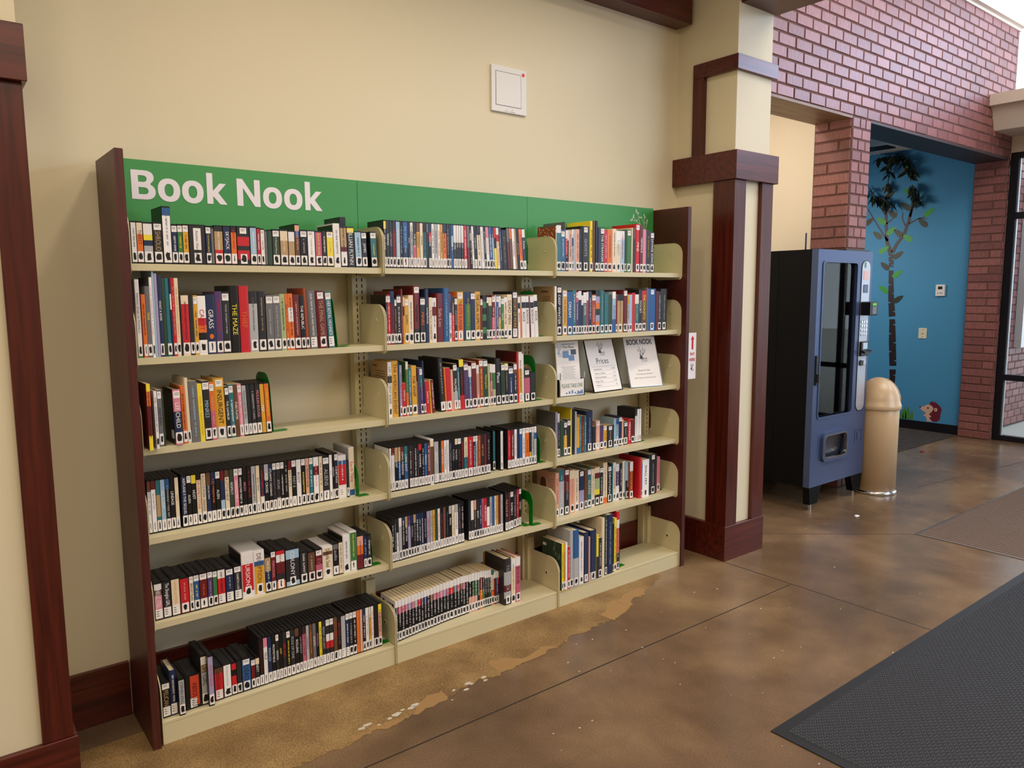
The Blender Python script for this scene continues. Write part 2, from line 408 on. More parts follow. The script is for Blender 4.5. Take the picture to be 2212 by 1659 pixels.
# ledge band
board('ledge_board', (2.99, 3.03, -.375, .068, 2.165, 2.32), MT['trim_h']); board('ledge_board', (3.03, 3.39, -.375, -.335, 2.165, 2.32), MT['trim_h']); board('ledge_board', (3.35, 3.39, -.335, .09, 2.165, 2.32), MT['trim_h'])
# upper frame
board('frame_board', (3.004, 3.03, -.134, -.058, 2.32, 2.745), MT['trim']); board('frame_board', (3.004, 3.03, -.358, -.058, 2.745, 2.825), MT['trim_h'])
board('frame_board', (3.03, 3.38, -.358, -.335, 2.745, 2.825), MT['trim_h']); board('frame_board', (3.35, 3.38, -.335, .09, 2.745, 2.825), MT['trim_h'])
bm_ = bx(3.05, 3.375, -8, -.335, 3.095, 3.5)
struct('trim_2', bm_, wood('beam_wood', '3c1009', '64251a', .35, (26, 1.2, 26)))

# ---------------------------------------------------------------- pilaster at the left edge of the view
m = bx(-.9, -.285, -.335, WY, 0, 3.7)
pil = struct('wall_pilaster', m, MT['wall'])
board('base_board', (-.9, -.272, -.357, -.335, 0, .2), MT['trim_h'], pil); board('base_board', (-.285, -.272, -.335, .05, 0, .2), MT['trim_h'], pil)
board('corner_board', (-.366, -.283, -.35, -.335, .2, 2.145), MT['trim'], pil)
board('ledge_board', (-.9, -.272, -.372, -.335, 2.145, 2.298), MT['trim_h'], pil); board('ledge_board', (-.285, -.272, -.335, WY, 2.145, 2.298), MT['trim_h'], pil)

# ---------------------------------------------------------------- lobby brick wall, piece by piece
CR, BL, J = .0817, .203, .011
_bm = {}
def brick_mesh(l, d, h):
    k = (round(l, 4), round(d, 4), round(h, 4))
    if k not in _bm:
        m = MB(); b = .004
        m.add([(0, 0, 0), (l, 0, 0), (l, 0, h), (0, 0, h), (b, -d, b), (l-b, -d, b), (l-b, -d, h-b), (b, -d, h-b)],
              [(4, 5, 6, 7), (0, 1, 5, 4), (1, 2, 6, 5), (2, 3, 7, 6), (3, 0, 4, 7)])
        _bm[k] = m.mesh('brick'); _bm[k].materials.append(MT['brick'])
    return _bm[k]
def brick_run(parent, p0, rz, length, c0, c1, pattern=None, keep=None, offset=0):
    """courses c0..c1 of running bond on a wall face; local x runs along the face, local -y is out of the face"""
    ca, sa = math.cos(rz), math.sin(rz)
    for c in range(c0, c1):
        z = c*CR + J/2; cuts = []
        if pattern:
            x = 0
            for w in pattern[c % len(pattern)]: cuts.append((x, w)); x += w
        else:
            x = -(BL/2 if c % 2 else 0) - offset
            while x < length:
                a, b = max(0, x), min(length, x+BL)
                if b-a > .02: cuts.append((a, b-a))
                x += BL
        for a, w in cuts:
            x0 = a + J/2; l = w - J
            q = (p0[0]+ca*x0, p0[1]+sa*x0, z)
            if keep and not keep(q, l, ca, sa): continue
            o = bpy.data.objects.new('brick', brick_mesh(l, .006+random.choice([0, .001, .002]), CR-J)); COL.objects.link(o)
            o.parent = parent; o.location = q; o.rotation_euler = (0, 0, rz)
BY = .1
head = struct('wall_brick_header', bx(3.36, 8.2, BY, BY+.3, 2.86, 4.1), MT['mortar'])
def seen(q, l, ca, sa):
    # bricks that stand behind the column or above the picture are left out
    v = Vector((q[0]+l, q[1], q[2])) - Vector((-.5703, -2.9177, 1.5533)); d = v.dot(fwd)
    u = 1106 + f_px*v.dot(r2)/d; t = 829.5 - f_px*v.dot(u2)/d
    return u > 1660 and t > -70
brick_run(head, (3.36, BY, 0), 0, 8.17-3.36, 35, 50, keep=seen)
pier = struct('wall_brick_pier', bx(5.075, 5.355, BY, BY+.3, 0, 2.86), MT['mortar'])
brick_run(pier, (5.075, BY, 0), 0, .28, 0, 35, pattern=[(.085, .11, .085), (.14, .14), (.11, .085, .085), (.14, .14)])
brick_run(pier, (5.075, BY+.3, 0), -math.pi/2, .3, 0, 35, pattern=[(.203, .097), (.3,), (.12, .18), (.3,)])
endp = struct('wall_brick_end', bx(8.13, 8.2, BY, BY+.3, 0, 2.86), MT['mortar'])
brick_run(endp, (8.13, BY+.3, 0), -math.pi/2, .3, 0, 35, pattern=[(.3,), (.195, .105)])
brick_run(endp, (8.13, BY, 0), 0, .06, 0, 35, pattern=[(.06,)])
struct('trim_3', bx(3.36, 5.075, BY-.002, BY+.3, 2.842, 2.86), MT['soffit_wood'])
struct('trim_4', bx(5.355, 8.13, BY-.002, BY+.3, 2.842, 2.86), MT['soffit_dark'])
lm = bx(3.36, 8.2, BY-.06, BY+.3, 4.1, 4.42); lm.box(3.36, 8.2, BY-.02, BY, 4.075, 4.1)
struct('trim_5', lm, MT['stucco'])
struct('wall_lobby_top', bx(3.2, 8.3, BY+.1, BY+.3, 4.42, 5.1), MT['wall_cool'])
# stepped soffit over the entrance doors
m = MB(); m.prism([(7.567, 3.39), (8.2, 3.39), (8.2, 3.074), (7.723, 3.074), (7.63, 3.275), (7.567, 3.285)], -7.9, BY-.001, 'xz')
struct('ceiling_soffit', m, MT['stucco'])
struct('wall_entrance', bx(8.2, 8.35, -8, BY, 2.92, 3.4), MT['wall_cool'])
struct('wall_entrance_upper', bx(8.2, 8.35, -8, BY, 4.85, 5.2), MT['wall_cool'])
struct('wall_entrance_far', bx(8.2, 8.35, -8, -4.4, 0, 3.0), MT['wall_cool'])
# recess behind the vending machine
struct('wall_recess_back', bx(3.3, 5.1, 1.05, 1.1, 0, 3.4), MT['wall_cool'])
struct('wall_recess_left', bx(3.3, 3.36, .3, 1.05, 0, 3.4), MT['wall_cool'])
struct('wall_recess_right', bx(5.08, 5.2, .4, 1.05, 0, 3.4), MT['wall_cool'])
struct('ceiling_recess', bx(3.3, 5.2, .4, 1.1, 3.4, 3.45), MT['ceil'])
# side corridor: blue wall, carpet, ceiling
struct('wall_corridor_blue', bx(8.2, 8.3, .4, 3.6, 0, 3.2), MT['blue'])
struct('wall_corridor_back', bx(5.2, 8.3, 3.5, 3.6, 0, 3.2), MT['blue'])
struct('wall_corridor_left', bx(5.2, 5.34, .4, 3.5, 0, 3.2), MT['blue'])
cc = struct('ceiling_corridor', bx(5.2, 8.3, .4, 3.6, 3.1, 3.2), MT['ceil'])
vt = MB()
for k in range(6): vt.box(7.72+k*.035, 7.745+k*.035, 1.12, 1.42, 3.088, 3.1)
obj('air_vent_slats', vt, MT['frame'], cc)
struct('baseboard_corridor', bx(8.188, 8.2, .42, 3.5, 0, .1), MT['frame'])
struct('floor_carpet', bx(5.36, 8.13, .41, 3.5, 0, .006), MT['carpet'])

# entrance doors
MT['bead'] = flat('aluminium_bead', 'c3ccd8', .35, .5)
dr = bpy.data.objects.new('door_1', None); COL.objects.link(dr); dr['kind'] = 'structure'
def fr(name, a): obj(name, bx(*a, bev=.003), MT['frame'], dr)
fr('jamb', (8.2, 8.27, .025, BY-.001, 0, 2.92))
for y in (-.98, -1.98, -2.98, -3.98): fr('jamb', (8.2, 8.27, y-.06, y, 0, 2.92))
fr('head_rail', (8.2, 8.27, -4.4, .025, 2.86, 2.92)); fr('bottom_rail', (8.2, 8.27, -4.4, .025, 0, .055))
fr('cross_rail', (8.2, 8.27, -4.4, .025, 2.265, 2.33)); fr('cross_rail', (8.2, 8.27, -4.4, .025, .63, .69))
y0 = .025
for y in (-.98, -1.98, -2.98, -3.98):
    for z0, z1 in ((.055, .63), (.69, 2.265), (2.33, 2.86)):
        obj('glass_pane', bx(8.232, 8.238, y+.001, y0-.001, z0+.001, z1-.001), MT['glass'], dr)
        obj('glazing_bead', bx(8.222, 8.248, y0-.012, y0-.002, z0, z1), MT['bead'], dr)
    y0 = y-.06
# what stands outside
struct('floor_outside', bx(8.35, 30, -20, 12, -.12, -.02), MT['paving'])
ow = struct('wall_outside', bx(8.36, 12.5, .32, .6, 0, 3.4), MT['mortar'])
hole = lambda q, l, ca, sa: not (9.35 < q[0]+l/2 < 11.2 and .95 < q[2] < 2.75) and q[0] < 12
brick_run(ow, (8.36, .32, 0), 0, 3.6, 0, 40, keep=lambda q, l, ca, sa: hole(q, l, ca, sa) and q[0] < 11.4)
wn = bpy.data.objects.new('window_1', None); COL.objects.link(wn); wn['kind'] = 'structure'
for a in ((9.3, 11.25, .24, .315, .9, .98), (9.3, 11.25, .24, .315, 2.72, 2.8), (9.3, 9.38, .24, .315, .98, 2.72), (11.17, 11.25, .24, .315, .98, 2.72), (10.2, 10.26, .25, .315, .98, 2.72), (9.38, 11.17, .25, .315, 1.95, 2.0)):
    obj('window_frame', bx(*a, bev=.004), MT['whiteplastic'], wn)
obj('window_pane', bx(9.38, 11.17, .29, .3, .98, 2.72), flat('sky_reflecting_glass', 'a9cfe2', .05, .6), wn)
# ================================================================== BOOKCASE
ROWZ = {1: 1.656, 2: 1.347, 3: 1.0425, 4: .734, 5: .4303, 6: .0839}
DS, DB, BW = .2046, .2334, .914
ORD = {1: 'top', 2: 'second', 3: 'third', 4: 'fourth', 5: 'fifth', 6: 'bottom'}
BAY = {1: 'left', 2: 'middle', 3: 'right'}
def arc(cx, cy, rx, ry, a0, a1, n=10, sq=2.25):
    out = []
    for q in range(n+1):
        a = math.radians(a0+(a1-a0)*q/n); c, d = math.cos(a), math.sin(a)
        out.append((cx+rx*math.copysign(abs(c)**(2/sq), c), cy+ry*math.copysign(abs(d)**(2/sq), d)))
    return out
def make_glyphs(list_of_splines):
    """flat letter faces drawn as closed outlines with holes"""
    objs = []
    for sp in list_of_splines:
        cu = bpy.data.curves.new('letter', 'CURVE'); cu.dimensions = '2D'; cu.fill_mode = 'BOTH'; cu.extrude = .0006
        for pts in sp:
            s_ = cu.splines.new('POLY'); s_.points.add(len(pts)-1); s_.use_cyclic_u = True
            for p, (a, b) in zip(s_.points, pts): p.co = (a, b, 0, 1)
        o = bpy.data.objects.new('letter', cu); COL.objects.link(o); objs.append(o)
    bpy.context.view_layer.update(); dg = bpy.context.evaluated_depsgraph_get(); out = []
    for o in objs:
        me = bpy.data.meshes.new_from_object(o.evaluated_get(dg)); me.name = 'letter'; me.materials.clear(); me.materials.append(MT['ink']); out.append(me)
    for o in objs:
        cu = o.data; bpy.data.objects.remove(o); bpy.data.curves.remove(cu)
    return out
Zb, Zt = 1.886, 1.9855
gB = [[(.055, Zb)] + arc(.098, 1.9135, .0345, .0275, -90, 60, 12) + arc(.098, 1.9625, .0305, .023, -52, 90, 12) + [(.055, Zt)],
      [(.0775, 1.9035)] + arc(.095, 1.9155, .0145, .012, -90, 90, 8) + [(.0775, 1.9275)], [(.0775, 1.9455)] + arc(.092, 1.9568, .0135, .0113, -90, 90, 8) + [(.0775, 1.968)]]
def gO(x0, x1):
    c = (x0+x1)/2; return [arc(c, 1.9238, (x1-x0)/2, .0405, 0, 345, 23), arc(c, 1.9238, (x1-x0)/2-.0222, .0222, 0, 340, 17)]
def gK(x): return [[(x, Zb), (x+.0215, Zb), (x+.0215, 1.9145), (x+.0465, Zb), (x+.0725, Zb), (x+.0405, 1.9275), (x+.07, 1.9615), (x+.0465, 1.9615), (x+.0215, 1.933), (x+.0215, 1.9965), (x, 1.9965)]]
gN = [[(.4175, Zb), (.44, Zb), (.44, 1.953), (.484, Zb), (.505, Zb), (.505, Zt), (.483, Zt), (.483, 1.92), (.4385, Zt), (.4175, Zt)]]
sign_letters = make_glyphs([gB, gO(.14, .215), gO(.221, .296), gK(.308), gN, gO(.516, .591), gO(.599, .674), gK(.6855)])
bc = thing('bookcase', 'long steel bookcase of three bays with mahogany end panels and green sign', 'bookcase', (1.37, 0, 0))
bc.location = (0, 0, 0)
obj('end_panel', bx(-.042, -.016, -.25, .047, 0, 2.011, bev=.002), MT['panel'], bc)
obj('end_panel', bx(2.749, 2.775, -.25, .047, 0, 2.011, bev=.002), MT['panel'], bc)
# uprights with slots
for k in range(4):
    x = k*BW
    x0, x1 = x-.033, x+.033
    if k == 0: x0 = x-.012
    if k == 3: x1 = x+.005
    m = bx(x0, x1, .004, .046, 0, 2.0)
    u = obj('upright', m, MT['shelf'], bc)
    m = MB()
    for c in ((x-.012, x+.012) if 0 < k < 3 else ((x+.014,) if k == 0 else (x-.014,))):
        for i in range(78): m.box(c-.0022, c+.0022, .0034, .0045, .03+i*.0254, .045+i*.0254)
    s = obj('slots', m, MT['slot'], u); s['kind'] = 'stuff'
    m = bx(max(x0, x-.022), min(x1, x+.022), -.022, .004, .085, .305); obj('upright_foot', m, MT['shelf'], bc)
def bracket_profile(base, zb):
    yf = -.239 if base else -.216
    p = []
    top = zb + (.161 if base else .163); r = .062
    p.append((.0, top)); p.append((-.01, top))
    for i in range(9):
        a = math.pi/2 + i*math.pi/16
        p.append((yf+r+r*math.cos(a), top-r+r*math.sin(a)))
    if base:
        p += [(yf, .002), (.0, .002)]
    else:
        bz = zb-.034
        for i in range(4):
            a = math.pi + i*math.pi/6*1
            p.append((yf+.014+.014*math.cos(a), bz+.014+.014*math.sin(a)))
        p += [(-.05, zb-.036), (.0, zb-.024), (.0, zb+.03), (-.012, zb+.04), (-.012, top-.05)]
    return p
for row in range(1, 7):
    z = ROWZ[row]; base = row == 6
    for s in range(3):
        x0, x1 = s*BW+.0035, (s+1)*BW-.0035
        if s == 2: x1 = 2.7455
        if s == 0: x0 = -.0055
        m = MB()
        if base:
            m.box(x0+.002, x1-.002, -DB, .0, z-.012, z, bev=.0012); m.box(x0+.002, x1-.002, -DB, -DB+.014, .0, z-.0125)
        else:
            # rolled lip along the front, sheet behind
            m.prism([(-DS, z-.0005), (-DS+.0012, z), (-.001, z), (-.001, z-.006), (-DS+.02, z-.006), (-DS+.02, z-.0225), (-DS+.001, z-.0235), (-DS, z-.0225)], x0+.002, x1-.002, 'yz')
        sh = obj('base_shelf' if base else 'shelf', m, MT['shelf'], bc)
        for xa in (x0-.0012, x1-.0005):
            m = MB(); prof = bracket_profile(base, z); m.prism(prof, xa, xa+.0017, 'yz')
            # rolled front rim of the plate
            rim = [q for q in prof if q[1] > (z+.03 if not base else .05)][1:11] + [(prof[10][0], z-.02 if not base else .004)]
            for (a, b), (c, d) in zip(rim, rim[1:]):
                L_ = math.hypot(c-a, d-b)
                if L_ < 1e-5: continue
                nx, nz = (d-b)/L_*.0016, -(c-a)/L_*.0016
                m.prism([(a-nx, b-nz), (a+nx, b+nz), (c+nx, d+nz), (c-nx, d-nz)], xa-.0008, xa+.0025, 'yz')
            br = obj('end_bracket', m, MT['shelf'], sh)
        # round dimple near the front of the right-hand plate
        m = MB(); hz, hy = (z+.098, -.142) if not base else (z+.075, -.15)
        n = 16; ou = [(hy+.0105*math.cos(2*math.pi*i/n), hz+.0105*math.sin(2*math.pi*i/n)) for i in range(n)]
        inn = [(hy+.0062*math.cos(2*math.pi*i/n), hz+.0062*math.sin(2*math.pi*i/n)) for i in range(n)]
        m.ring(ou, inn, x1-.0022, x1-.0004, 'yz'); obj('dimple', m, MT['shelf'], sh)
        if base:
            m = MB(); m.prism(inn, x1-.0014, x1-.0004, 'yz'); obj('screw_hole', m, MT['slot'], sh)
# green header sign in three panels
for s in range(3):
    x0, x1 = s*BW+(.001 if s else -.015), (s+1)*BW-.001 if s < 2 else 2.749
    g = obj('header_panel', bx(x0, x1, -.002, .004, 1.64, 2.021, bev=.0008), MT['green'], bc)
    if s == 0:
        for gl in sign_letters:
            o = link('letter', gl, None, g); o.color = (*rgb('f1ebf3'), 1); o.location = (0, -.0028, 0); o.rotation_euler = (math.pi/2, 0, 0)
    if s == 2:
        m = MB()
        stems = [[(2.647, 1.902), (2.643, 1.925), (2.634, 1.945), (2.622, 1.981), (2.612, 2.001)], [(2.641, 1.93), (2.611, 1.943), (2.581, 1.947), (2.565, 1.948)], [(2.604, 1.945), (2.592, 1.961), (2.586, 1.976)],
                 [(2.668, 1.89), (2.676, 1.932), (2.675, 1.96), (2.673, 1.978)], [(2.672, 1.932), (2.661, 1.952), (2.651, 1.964), (2.638, 1.966)], [(2.672, 1.89), (2.692, 1.92), (2.699, 1.941), (2.697, 1.954)], [(2.66, 1.84), (2.655, 1.87), (2.647, 1.902)], [(2.66, 1.84), (2.664, 1.87), (2.669, 1.892)]]
        for st in stems:
            for (a, b), (c, d) in zip(st, st[1:]):
                L_ = math.hypot(c-a, d-b); nx, nz = -(d-b)/L_*.0008, (c-a)/L_*.0008
                m.prism([(a-nx, b-nz), (a+nx, b+nz), (c+nx, d+nz), (c-nx, d-nz)], -.0029, -.0021, 'xz')
        for i, (x, z) in enumerate([(2.608, 2.003), (2.608, 1.992), (2.624, 1.986), (2.588, 1.975), (2.586, 1.964), (2.577, 1.954), (2.568, 1.947), (2.614, 1.949), (2.64, 1.966), (2.652, 1.966), (2.673, 1.978), (2.68, 1.968), (2.699, 1.951), (2.691, 1.94), (2.654, 1.914)]):
            a = [1.9, 2.6, 1.2, 1.8, 2.4, 1.9, 2.9, 1.3, 2.8, 1.4, 1.7, .9, 1.7, 2.3, .8][i]; l, w = .0105 if i % 2 == 0 else .008, .0034
            m.prism([(x+l*math.cos(a), z+l*math.sin(a)), (x-w*math.sin(a), z+w*math.cos(a)), (x-l*.6*math.cos(a), z-l*.6*math.sin(a)), (x+w*math.sin(a), z-w*math.cos(a))], -.003, -.0021, 'xz')
        obj('leaf_branch_print', m, MT['whiteprint'], g)

